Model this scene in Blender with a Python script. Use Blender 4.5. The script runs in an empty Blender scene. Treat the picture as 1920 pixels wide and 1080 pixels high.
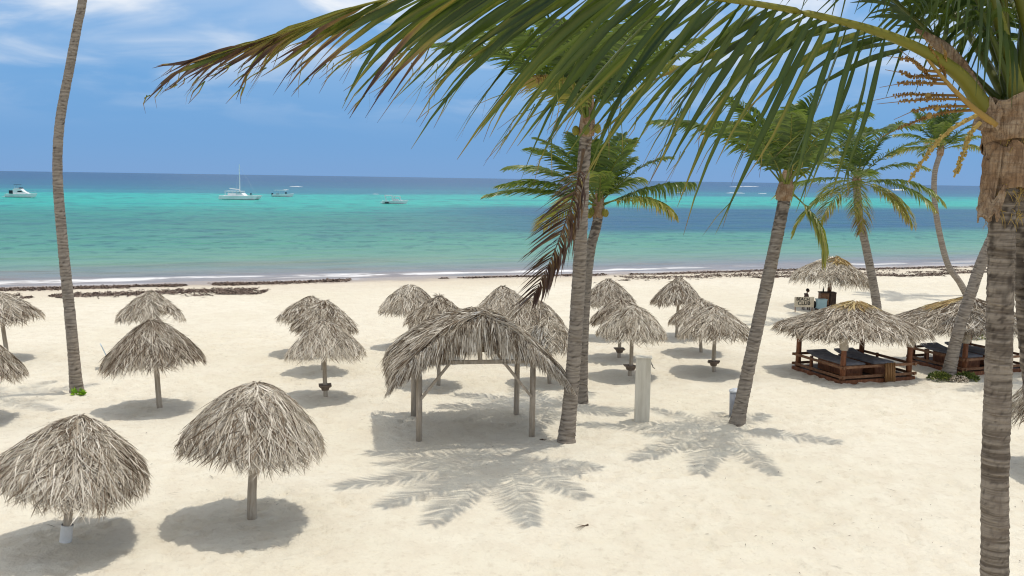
import bpy, bmesh, math, random
import numpy as np
from mathutils import Vector, Matrix

SC = bpy.context.scene
COL = SC.collection
PI = math.pi

# ------------------------------------------------------------------ camera
cam_d = bpy.data.cameras.new("camera")
cam = bpy.data.objects.new("camera", cam_d)
COL.objects.link(cam)
cam_d.sensor_width = 36.0
cam_d.lens = 36.0 * 1800 / 1920
cam_d.clip_start = 0.1
cam_d.clip_end = 90000
cam.matrix_world = (Matrix.Translation((0, 0, 7.5))
                    @ Matrix.Rotation(PI / 2 - math.atan(205 / 1800), 4, 'X')
                    @ Matrix.Rotation(math.radians(0.877), 4, 'Z'))
SC.camera = cam

# ------------------------------------------------------------------ sky, sun, exposure
TO_SUN = Vector((0.218, 0.055, 1.0)).normalized()
SUN_EL = math.asin(TO_SUN.z)
SUN_AZ = math.atan2(TO_SUN.x, TO_SUN.y)
world = bpy.data.worlds.new("World")
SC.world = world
world.use_nodes = True
wn, wl = world.node_tree.nodes, world.node_tree.links
wn.clear()
w_out = wn.new('ShaderNodeOutputWorld')
w_bg = wn.new('ShaderNodeBackground')
w_bg.inputs['Strength'].default_value = 0.15
sky = wn.new('ShaderNodeTexSky')
sky.sky_type = 'NISHITA'
sky.sun_disc = False
sky.sun_elevation = SUN_EL
sky.sun_rotation = SUN_AZ
sky.air_density = 1.0
sky.dust_density = 0.0
sky.ozone_density = 2.0
sky.altitude = 0
tc = wn.new('ShaderNodeTexCoord')
sep = wn.new('ShaderNodeSeparateXYZ')
wl.new(tc.outputs['Generated'], sep.inputs[0])


def wmath(op, a, b=None):
    n = wn.new('ShaderNodeMath')
    n.operation = op
    for i, v in enumerate((a, b)):
        if v is None:
            continue
        if isinstance(v, (int, float)):
            n.inputs[i].default_value = v
        else:
            wl.new(v, n.inputs[i])
    return n.outputs[0]


zz = wmath('MAXIMUM', sep.outputs['Z'], 0.0)
den = wmath('ADD', zz, 0.16)
cx_ = wmath('DIVIDE', sep.outputs['X'], den)
cy_ = wmath('DIVIDE', sep.outputs['Y'], den)
comb = wn.new('ShaderNodeCombineXYZ')
wl.new(cx_, comb.inputs[0])
wl.new(wmath('MULTIPLY', cy_, 1.0), comb.inputs[1])


def wnoise(scale, detail, rough, dist, off):
    mp = wn.new('ShaderNodeMapping')
    mp.inputs['Location'].default_value = off
    wl.new(comb.outputs[0], mp.inputs[0])
    n = wn.new('ShaderNodeTexNoise')
    n.inputs['Scale'].default_value = scale
    n.inputs['Detail'].default_value = detail
    n.inputs['Roughness'].default_value = rough
    n.inputs['Distortion'].default_value = dist
    wl.new(mp.outputs[0], n.inputs['Vector'])
    return n.outputs['Fac']


def wramp(v, lo, hi):
    r = wn.new('ShaderNodeMapRange')
    r.interpolation_type = 'SMOOTHSTEP'
    r.inputs['From Min'].default_value = lo
    r.inputs['From Max'].default_value = hi
    wl.new(v, r.inputs['Value'])
    return r.outputs[0]


# broken cloud, made thicker and brighter overhead out of view to add fill light
fill_veil = wramp(wnoise(1.1, 5, 0.55, 0.4, (3.1, 1.7, 0)), 0.30, 0.66)
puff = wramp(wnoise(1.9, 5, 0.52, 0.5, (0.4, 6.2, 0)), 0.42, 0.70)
cl = wmath('ADD', wmath('MULTIPLY', fill_veil, wmath('MULTIPLY', wramp(sep.outputs['Z'], 0.04, 0.40), 0.85)),
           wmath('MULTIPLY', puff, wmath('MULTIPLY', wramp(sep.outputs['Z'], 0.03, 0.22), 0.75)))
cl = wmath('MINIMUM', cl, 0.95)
hs = wn.new('ShaderNodeHueSaturation')
hs.inputs['Saturation'].default_value = 1.4
hs.inputs['Value'].default_value = 0.9
wl.new(sky.outputs[0], hs.inputs['Color'])
hz = wn.new('ShaderNodeMix')          # sea haze: the same soft blue all round the horizon
hz.data_type = 'RGBA'
hzf = wmath('SUBTRACT', 1.0, wramp(sep.outputs['Z'], 0.02, 0.42))
wl.new(wmath('MULTIPLY', hzf, 0.92), hz.inputs['Factor'])
wl.new(hs.outputs[0], hz.inputs['A'])
hz.inputs['B'].default_value = (0.72, 1.95, 4.1, 1)
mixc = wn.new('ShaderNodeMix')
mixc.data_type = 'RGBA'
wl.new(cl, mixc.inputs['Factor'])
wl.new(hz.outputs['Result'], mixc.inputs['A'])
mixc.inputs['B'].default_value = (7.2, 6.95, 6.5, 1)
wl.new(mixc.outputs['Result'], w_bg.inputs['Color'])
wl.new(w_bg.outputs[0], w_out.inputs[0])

sun_d = bpy.data.lights.new("sun", 'SUN')
sun_d.energy = 2.25
sun_d.angle = math.radians(0.5)
sun_d.color = (1.0, 0.94, 0.84)
sun = bpy.data.objects.new("sun", sun_d)
COL.objects.link(sun)
sun.rotation_mode = 'QUATERNION'
sun.rotation_quaternion = TO_SUN.to_track_quat('Z', 'Y')
sun.location = (5, 0, 40)

SC.view_settings.view_transform = 'Standard'
SC.view_settings.look = 'None'
SC.view_settings.gamma = 1.0
SC.view_settings.use_curve_mapping = False
SC.view_settings.exposure = 0.13
SC.cycles.max_bounces = 6
SC.cycles.diffuse_bounces = 3
SC.cycles.transparent_max_bounces = 6
SC.cycles.use_denoising = True
SC.cycles.pixel_filter_type = 'BLACKMAN_HARRIS'
SC.cycles.filter_width = 1.15
SC.cycles.sample_clamp_indirect = 4.0


# ------------------------------------------------------------------ helpers
def mesh(name, V, F, tint=None, smooth=False):
    V = np.asarray(V, dtype=np.float32).reshape(-1, 3)
    me = bpy.data.meshes.new(name)
    if isinstance(F, np.ndarray):
        n, k = F.shape
        me.vertices.add(len(V))
        me.vertices.foreach_set('co', V.ravel())
        me.loops.add(n * k)
        me.loops.foreach_set('vertex_index', F.astype(np.int32).ravel())
        me.polygons.add(n)
        me.polygons.foreach_set('loop_start', np.arange(0, n * k, k, dtype=np.int32))
        me.polygons.foreach_set('loop_total', np.full(n, k, dtype=np.int32))
    else:
        me.from_pydata([tuple(map(float, v)) for v in V], [], [tuple(map(int, f)) for f in F])
    if tint is not None:
        a = me.attributes.new('tint', 'FLOAT', 'POINT')
        a.data.foreach_set('value', np.asarray(tint, dtype=np.float32).ravel())
    if smooth:
        me.polygons.foreach_set('use_smooth', np.ones(len(me.polygons), dtype=bool))
    me.update(calc_edges=True)
    me.validate()
    return me


def obj(name, me, mat=None, parent=None, loc=(0, 0, 0), rot=(0, 0, 0), scl=None):
    o = bpy.data.objects.new(name, me)
    COL.objects.link(o)
    if mat is not None and not me.materials:
        me.materials.append(mat)
    o.location = loc
    o.rotation_euler = rot
    if scl is not None:
        o.scale = scl
    if parent is not None:
        o.parent = parent
    return o


def tag(o, label=None, cat=None, group=None, kind=None):
    if label:
        o['label'] = label
    if cat:
        o['category'] = cat
    if group:
        o['group'] = group
    if kind:
        o['kind'] = kind
    return o


def thing(name, label, cat, loc, rot=(0, 0, 0), group=None):
    o = bpy.data.objects.new(name, None)
    COL.objects.link(o)
    o.empty_display_size = 0.2
    o.location = loc
    o.rotation_euler = rot
    return tag(o, label, cat, group)


class MB:
    """collects simple shapes into one mesh"""

    def __init__(self):
        self.v, self.f, self.t = [], [], []

    def add(self, V, F, t=0.5):
        b = len(self.v)
        self.v += [tuple(map(float, p)) for p in V]
        self.f += [tuple(b + int(i) for i in f) for f in F]
        self.t += [t] * len(V)

    def box(self, c, s, rz=0.0, rx=0.0, t=0.5, taper=1.0):
        m = Matrix.Rotation(rz, 3, 'Z') @ Matrix.Rotation(rx, 3, 'X')
        V = []
        for k in (-1, 1):
            q = taper if k > 0 else 1.0
            for i, j in ((-1, -1), (1, -1), (1, 1), (-1, 1)):
                V.append(Vector(c) + m @ Vector((i * s[0] / 2 * q, j * s[1] / 2 * q, k * s[2] / 2)))
        self.add(V, [(3, 2, 1, 0), (4, 5, 6, 7), (0, 1, 5, 4), (1, 2, 6, 5), (2, 3, 7, 6), (3, 0, 4, 7)], t)

    def bar(self, a, b, w, h=None, t=0.5):
        a, b = Vector(a), Vector(b)
        h = h or w
        d = (b - a).normalized()
        up = Vector((0, 0, 1)) if abs(d.z) < 0.95 else Vector((1, 0, 0))
        s = d.cross(up).normalized()
        u = s.cross(d).normalized()
        V = [p + s * (i * w / 2) + u * (j * h / 2) for p in (a, b) for i, j in ((-1, -1), (1, -1), (1, 1), (-1, 1))]
        self.add(V, [(3, 2, 1, 0), (4, 5, 6, 7), (0, 1, 5, 4), (1, 2, 6, 5), (2, 3, 7, 6), (3, 0, 4, 7)], t)

    def tube(self, pts, rad, n=8, cap=True, t=0.5, jit=0.0, seed=0):
        rng = random.Random(seed)
        pts = [Vector(p) for p in pts]
        if not isinstance(rad, (list, tuple)):
            rad = [rad] * len(pts)
        V, F = [], []
        ref = Vector((1, 0, 0))
        for i, p in enumerate(pts):
            d = (pts[min(i + 1, len(pts) - 1)] - pts[max(i - 1, 0)]).normalized()
            if abs(d.dot(ref)) > 0.95:
                ref = Vector((0, 1, 0))
            s = (ref - d * ref.dot(d)).normalized()
            u = d.cross(s)
            for k in range(n):
                a = 2 * PI * k / n
                r = rad[i] * (1 + jit * (rng.random() - 0.5))
                V.append(p + s * (math.cos(a) * r) + u * (math.sin(a) * r))
        for i in range(len(pts) - 1):
            for k in range(n):
                F.append((i * n + k, i * n + (k + 1) % n, (i + 1) * n + (k + 1) % n, (i + 1) * n + k))
        if cap:
            F.append(tuple(range(n - 1, -1, -1)))
            F.append(tuple((len(pts) - 1) * n + k for k in range(n)))
        self.add(V, F, t)

    def ball(self, c, r, nu=8, nv=5, t=0.5):
        if not isinstance(r, (list, tuple)):
            r = (r, r, r)
        V = [(c[0], c[1], c[2] + r[2])]
        for j in range(1, nv):
            b = PI * j / nv
            for i in range(nu):
                a = 2 * PI * i / nu
                V.append((c[0] + r[0] * math.sin(b) * math.cos(a), c[1] + r[1] * math.sin(b) * math.sin(a), c[2] + r[2] * math.cos(b)))
        V.append((c[0], c[1], c[2] - r[2]))
        F = []
        for i in range(nu):
            F.append((0, 1 + i, 1 + (i + 1) % nu))
            for j in range(nv - 2):
                a0 = 1 + j * nu
                F.append((a0 + i, a0 + nu + i, a0 + nu + (i + 1) % nu, a0 + (i + 1) % nu))
            a0 = 1 + (nv - 2) * nu
            F.append((a0 + i, len(V) - 1, a0 + (i + 1) % nu))
        self.add(V, F, t)

    def build(self, name, mat, parent=None, smooth=False, **kw):
        return obj(name, mesh(name, self.v, self.f, self.t, smooth), mat, parent, **kw)


def smooth_path(P, n):
    """Catmull-Rom through the points, n samples evenly in arc length"""
    P = np.asarray(P, float)
    Q = np.vstack([2 * P[0] - P[1], P, 2 * P[-1] - P[-2]])
    out = []
    for i in range(1, len(Q) - 2):
        for t in np.linspace(0, 1, 24, endpoint=False):
            out.append(0.5 * (2 * Q[i] + (Q[i + 1] - Q[i - 1]) * t + (2 * Q[i - 1] - 5 * Q[i] + 4 * Q[i + 1] - Q[i + 2]) * t * t
                              + (3 * Q[i] - Q[i - 1] - 3 * Q[i + 1] + Q[i + 2]) * t ** 3))
    out.append(P[-1])
    out = np.array(out)
    s = np.r_[0, np.cumsum(np.linalg.norm(np.diff(out, axis=0), axis=1))]
    q = np.linspace(0, s[-1], n)
    return np.stack([np.interp(q, s, out[:, k]) for k in range(3)], 1), s[-1]


def vnoise(x, y, scale, seed):
    """smooth value noise, -1..1"""
    x = np.asarray(x, float) / scale + 1000.3
    y = np.asarray(y, float) / scale + 1000.7
    xi, yi = np.floor(x).astype(np.int64), np.floor(y).astype(np.int64)
    fx, fy = x - xi, y - yi
    fx, fy = fx * fx * (3 - 2 * fx), fy * fy * (3 - 2 * fy)

    def h(a, b):
        v = np.sin(a * 127.1 + b * 311.7 + seed * 74.7) * 43758.5453
        return (v - np.floor(v)) * 2 - 1
    return (h(xi, yi) * (1 - fx) + h(xi + 1, yi) * fx) * (1 - fy) + (h(xi, yi + 1) * (1 - fx) + h(xi + 1, yi + 1) * fx) * fy


# ------------------------------------------------------------------ materials
class NT:
    def __init__(self, name):
        self.m = bpy.data.materials.new(name)
        self.m.use_nodes = True
        self.n, self.l = self.m.node_tree.nodes, self.m.node_tree.links
        self.p = self.n['Principled BSDF']
        self.out = self.n['Material Output']

    def set(self, sock, v):
        if isinstance(v, bpy.types.NodeSocket):
            self.l.new(v, sock)
        elif isinstance(v, (tuple, list)) and len(v) == 3 and sock.type == 'RGBA':
            sock.default_value = (*v, 1)
        else:
            sock.default_value = v

    def math(self, op, a, b=0.0, c=None):
        n = self.n.new('ShaderNodeMath')
        n.operation = op
        self.set(n.inputs[0], a)
        self.set(n.inputs[1], b)
        if c is not None:
            self.set(n.inputs[2], c)
        return n.outputs[0]

    def coord(self, scale=(1, 1, 1), kind='Object', rot=(0, 0, 0)):
        t = self.n.new('ShaderNodeTexCoord')
        m = self.n.new('ShaderNodeMapping')
        m.inputs['Scale'].default_value = scale
        m.inputs['Rotation'].default_value = rot
        self.l.new(t.outputs[kind], m.inputs[0])
        return m.outputs[0]

    def noise(self, vec, scale, detail=4, rough=0.55, dist=0.0):
        n = self.n.new('ShaderNodeTexNoise')
        if vec is not None:
            self.l.new(vec, n.inputs['Vector'])
        n.inputs['Scale'].default_value = scale
        n.inputs['Detail'].default_value = detail
        n.inputs['Roughness'].default_value = rough
        n.inputs['Distortion'].default_value = dist
        return n.outputs['Fac']

    def ramp(self, v, stops, interp='LINEAR'):
        r = self.n.new('ShaderNodeValToRGB')
        r.color_ramp.interpolation = interp
        el = r.color_ramp.elements
        while len(el) < len(stops):
            el.new(0.5)
        for e, (pos, c) in zip(el, stops):
            e.position = pos
            e.color = (*c, 1) if isinstance(c, (tuple, list)) else (c, c, c, 1)
        self.set(r.inputs[0], v)
        return r.outputs[0]

    def rng(self, v, a, b, c=0.0, d=1.0, smooth=True):
        r = self.n.new('ShaderNodeMapRange')
        if smooth:
            r.interpolation_type = 'SMOOTHSTEP'
        self.set(r.inputs['Value'], v)
        for k, x in zip(('From Min', 'From Max', 'To Min', 'To Max'), (a, b, c, d)):
            self.set(r.inputs[k], x)
        return r.outputs[0]

    def mix(self, f, a, b, blend='MIX'):
        m = self.n.new('ShaderNodeMix')
        m.data_type = 'RGBA'
        m.blend_type = blend
        self.set(m.inputs['Factor'], f)
        self.set(m.inputs['A'], a)
        self.set(m.inputs['B'], b)
        return m.outputs['Result']

    def attr(self, name='tint'):
        a = self.n.new('ShaderNodeAttribute')
        a.attribute_name = name
        return a.outputs['Fac']

    def bump(self, h, strength, dist, prev=None):
        b = self.n.new('ShaderNodeBump')
        b.inputs['Strength'].default_value = strength
        b.inputs['Distance'].default_value = dist
        self.l.new(h, b.inputs['Height'])
        if prev is not None:
            self.l.new(prev, b.inputs['Normal'])
        return b.outputs[0]

    def done(self, color=None, rough=None, normal=None, spec=None, **kw):
        for k, v in (('Base Color', color), ('Roughness', rough), ('Normal', normal), ('Specular IOR Level', spec)):
            if v is not None:
                self.set(self.p.inputs[k], v)
        for k, v in kw.items():
            self.set(self.p.inputs[k], v)
        return self.m


def simple(name, c1, c2, scale=(6, 6, 6), rough=0.6, spec=0.3, bump=0.0):
    t = NT(name)
    f = t.noise(t.coord(scale), 1.0, 5, 0.6)
    col = t.mix(t.rng(f, 0.3, 0.7), c1, c2)
    nrm = t.bump(f, bump, 0.02) if bump else None
    return t.done(col, rough, nrm, spec)


# shoreline: y = SH0 + SH1 * x ; offshore distance s along the normal
SH0, SH1 = 76.2, 0.385
SHN = math.sqrt(1 + SH1 * SH1)
SEA_Z = -0.16


def shore_s(t, vec_sep):
    v = t.math('MULTIPLY_ADD', vec_sep.outputs[0], -SH1, vec_sep.outputs[1])
    return t.math('DIVIDE', t.math('SUBTRACT', v, SH0), SHN)


def sep_obj(t):
    tcn = t.n.new('ShaderNodeTexCoord')
    s = t.n.new('ShaderNodeSeparateXYZ')
    t.l.new(tcn.outputs['Object'], s.inputs[0])
    return s, tcn.outputs['Object']


def mat_sand():
    t = NT('sand')
    sp, oc = sep_obj(t)
    s = shore_s(t, sp)
    big = t.noise(oc, 0.12, 4, 0.55)
    mid = t.noise(oc, 1.3, 6, 0.6)
    fine = t.noise(oc, 14.0, 6, 0.7)
    grain = t.noise(oc, 90.0, 3, 0.7)
    dry = t.mix(t.rng(big, 0.3, 0.72), (0.665, 0.615, 0.49), (0.725, 0.68, 0.565))
    dry = t.mix(t.rng(mid, 0.34, 0.7, 0.0, 0.45), dry, (0.60, 0.525, 0.41))
    dry = t.mix(t.rng(fine, 0.62, 0.82, 0.0, 0.38), dry, (0.36, 0.29, 0.21))
    dry = t.mix(t.rng(grain, 0.7, 0.85, 0.0, 0.3), dry, (0.30, 0.24, 0.17))
    edge = t.math('ADD', s, t.math('MULTIPLY', t.math('SUBTRACT', t.noise(oc, 0.35, 4, 0.6), 0.5), 3.5))
    wet = t.rng(edge, -4.2, -0.8)
    damp = t.rng(edge, -11.0, -4.0, 0, 0.35)
    col = t.mix(damp, dry, (0.50, 0.41, 0.31))
    col = t.mix(wet, col, (0.36, 0.295, 0.24))
    lump = t.noise(oc, 4.5, 5, 0.65)
    col = t.mix(t.rng(lump, 0.52, 0.72, 0.0, 0.36), col, (0.47, 0.395, 0.295))  # shading of the dimples painted in as darker sand
    nb = t.bump(mid, 0.5, 0.16)
    nb = t.bump(lump, 0.7, 0.10, nb)
    nb = t.bump(fine, 0.3, 0.03, nb)
    return t.done(col, t.mix(wet, (0.95,) * 3, (0.32,) * 3), nb, 0.25)


def mat_sea():
    t = NT('sea_water')
    sp, oc = sep_obj(t)
    s = shore_s(t, sp)
    # long streaks parallel to the shore
    mp = t.n.new('ShaderNodeMapping')
    mp.inputs['Rotation'].default_value = (0, 0, -math.atan(SH1))
    t.l.new(oc, mp.inputs[0])
    mp2 = t.n.new('ShaderNodeMapping')
    mp2.inputs['Scale'].default_value = (0.30, 1.0, 1.0)
    t.l.new(mp.outputs[0], mp2.inputs[0])
    sv = mp2.outputs[0]
    n1 = t.noise(sv, 0.018, 5, 0.55, 0.3)
    n2 = t.noise(sv, 0.006, 4, 0.55, 0.3)
    n3 = t.noise(sv, 0.09, 5, 0.6, 0.2)
    n4 = t.noise(sv, 0.5, 4, 0.6, 0.2)
    ls = t.math('LOGARITHM', t.math('MAXIMUM', s, 1.0), 10.0)           # log10 of metres offshore
    wob = t.math('MULTIPLY', t.math('SUBTRACT', n2, 0.5), 0.55)
    wob = t.math('ADD', wob, t.math('MULTIPLY', t.math('SUBTRACT', n1, 0.5), 0.28))
    f = t.math('DIVIDE', t.math('ADD', ls, wob), 4.0)
    col = t.ramp(f, [(0.0, (0.30, 0.275, 0.275)), (0.17, (0.235, 0.235, 0.25)), (0.24, (0.195, 0.245, 0.235)),
                     (0.31, (0.15, 0.295, 0.22)), (0.40, (0.085, 0.275, 0.205)), (0.50, (0.048, 0.225, 0.175)),
                     (0.545, (0.036, 0.275, 0.22)), (0.580, (0.026, 0.385, 0.315)), (0.615, (0.024, 0.385, 0.335)), (0.645, (0.026, 0.20, 0.26)),
                     (0.70, (0.026, 0.115, 0.22)), (0.80, (0.022, 0.085, 0.205))])
    # seagrass bed under the water to the right
    sx = t.math('SUBTRACT', sp.outputs[0], t.math('MULTIPLY', s, -0.02))
    sg = t.math('ADD', s, t.math('MULTIPLY', t.math('SUBTRACT', n1, 0.5), 70.0))
    gm = t.math('MULTIPLY', t.rng(sg, 44.0, 64.0), t.rng(sg, 205.0, 150.0))
    gx = t.math('ADD', sx, t.math('MULTIPLY', t.math('SUBTRACT', n2, 0.5), 80.0))
    gm = t.math('MULTIPLY', gm, t.rng(gx, -34.0, 24.0))
    gm = t.math('MULTIPLY', gm, t.rng(n3, 0.25, 0.6, 0.8, 1.0))
    streak = t.math('MULTIPLY', t.rng(n1, 0.52, 0.66), t.math('MULTIPLY', t.rng(s, 45, 90), t.rng(s, 420, 220)))
    gm = t.math('MAXIMUM', gm, t.math('MULTIPLY', streak, 0.4))
    col = t.mix(gm, col, (0.012, 0.085, 0.172))
    # stirred up weed close to the beach
    br = t.math('MULTIPLY', t.rng(n3, 0.5, 0.66), t.rng(s, 24.0, 5.0))
    col = t.mix(t.math('MULTIPLY', br, 0.8), col, (0.20, 0.145, 0.125))
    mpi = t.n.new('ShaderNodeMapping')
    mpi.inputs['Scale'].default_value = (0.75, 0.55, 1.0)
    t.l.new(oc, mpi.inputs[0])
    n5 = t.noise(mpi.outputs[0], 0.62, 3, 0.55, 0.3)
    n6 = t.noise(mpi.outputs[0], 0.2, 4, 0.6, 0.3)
    col = t.mix(t.math('MULTIPLY', t.rng(n6, 0.50, 0.64, 0.0, 0.52), t.rng(s, 25, 60)), col, (0.02, 0.105, 0.14))  # ripples: darker reflection on wave faces painted into the water colour
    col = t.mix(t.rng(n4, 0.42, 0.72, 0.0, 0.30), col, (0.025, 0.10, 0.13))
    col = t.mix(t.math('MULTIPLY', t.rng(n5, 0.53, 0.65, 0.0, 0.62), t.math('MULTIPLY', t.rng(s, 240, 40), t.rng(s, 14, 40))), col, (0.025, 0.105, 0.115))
    # foam lines where the wavelets break
    fe = t.math('ADD', s, t.math('MULTIPLY', t.math('SUBTRACT', n3, 0.5), 9.0))
    fl = t.math('MULTIPLY', t.rng(fe, 1.6, 2.6), t.rng(fe, 4.2, 3.2))
    fl = t.math('MULTIPLY', fl, t.math('MULTIPLY', t.rng(n4, 0.42, 0.54), t.rng(n1, 0.40, 0.56)))
    lip = t.rng(t.math('ADD', s, t.math('MULTIPLY', t.math('SUBTRACT', n4, 0.5), 2.4)), 0.6, 0.05, 0, 0.35)
    foam = t.math('MAXIMUM', fl, lip)
    col = t.mix(foam, col, (0.72, 0.72, 0.72))
    mpw = t.n.new('ShaderNodeMapping')
    mpw.inputs['Scale'].default_value = (0.5, 1.2, 1.0)
    t.l.new(mp.outputs[0], mpw.inputs[0])
    wv = mpw.outputs[0]
    nb = t.bump(t.noise(wv, 0.16, 3, 0.5, 0.4), 0.8, 1.6)
    nb = t.bump(t.noise(wv, 0.7, 4, 0.6, 0.5), 0.7, 0.45, nb)
    nb = t.bump(t.noise(wv, 3.0, 3, 0.6), 0.5, 0.10, nb)
    return t.done(col, t.mix(foam, (0.3,) * 3, (0.9,) * 3), nb, 0.07, **{'IOR': 1.33})


def leaf_mat(name, stops, trans=0.35, rough=0.42, spec=0.35, green=False):
    t = NT(name)
    a = t.attr()
    f = t.noise(t.coord((3, 3, 3)), 2.0, 3, 0.6)
    v = t.math('ADD', a, t.math('MULTIPLY', t.math('SUBTRACT', f, 0.5), 0.12))
    col = t.ramp(v, stops)
    t.done(col, rough, None, spec)
    tr = t.n.new('ShaderNodeBsdfTranslucent')
    t.l.new(t.mix(t.rng(a, 0.75, 0.5, 0.0, 0.6), col, (0.28, 0.36, 0.04)) if green else col, tr.inputs['Color'])
    mx = t.n.new('ShaderNodeMixShader')
    mx.inputs[0].default_value = trans
    t.l.new(t.p.outputs[0], mx.inputs[1])
    t.l.new(tr.outputs[0], mx.inputs[2])
    t.l.new(mx.outputs[0], t.out.inputs[0])
    return t.m


def mat_trunk(name, c1, c2, c3, ringscale):
    t = NT(name)
    ring = t.noise(t.coord((1.6, 1.6, ringscale)), 1.0, 5, 0.65, 0.3)
    blot = t.noise(t.coord((4, 4, 2.6)), 1.2, 6, 0.68, 0.6)
    fib = t.noise(t.coord((40, 40, 6)), 1.0, 3, 0.6)
    col = t.mix(t.rng(ring, 0.36, 0.62), c1, c2)
    col = t.mix(t.rng(blot, 0.5, 0.72, 0, 0.75), col, c3)
    col = t.mix(t.rng(fib, 0.5, 0.8, 0, 0.4), col, c1)
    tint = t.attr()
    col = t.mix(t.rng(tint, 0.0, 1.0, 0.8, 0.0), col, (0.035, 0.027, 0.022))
    nb = t.bump(ring, 0.6, 0.03)
    nb = t.bump(fib, 0.4, 0.01, nb)
    return t.done(col, 0.9, nb, 0.15)


def mat_wood(name, c1, c2, grain=(3, 3, 30), rough=0.7, bump=0.3):
    t = NT(name)
    a = t.noise(t.coord(grain), 1.0, 5, 0.65, 0.4)
    b = t.noise(t.coord((1.2, 1.2, 1.2)), 1.3, 4, 0.6)
    col = t.mix(t.rng(a, 0.3, 0.7), c1, c2)
    col = t.mix(t.rng(b, 0.45, 0.75, 0, 0.5), col, tuple(x * 0.6 for x in c1))
    return t.done(col, rough, t.bump(a, bump, 0.01), 0.25)


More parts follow.
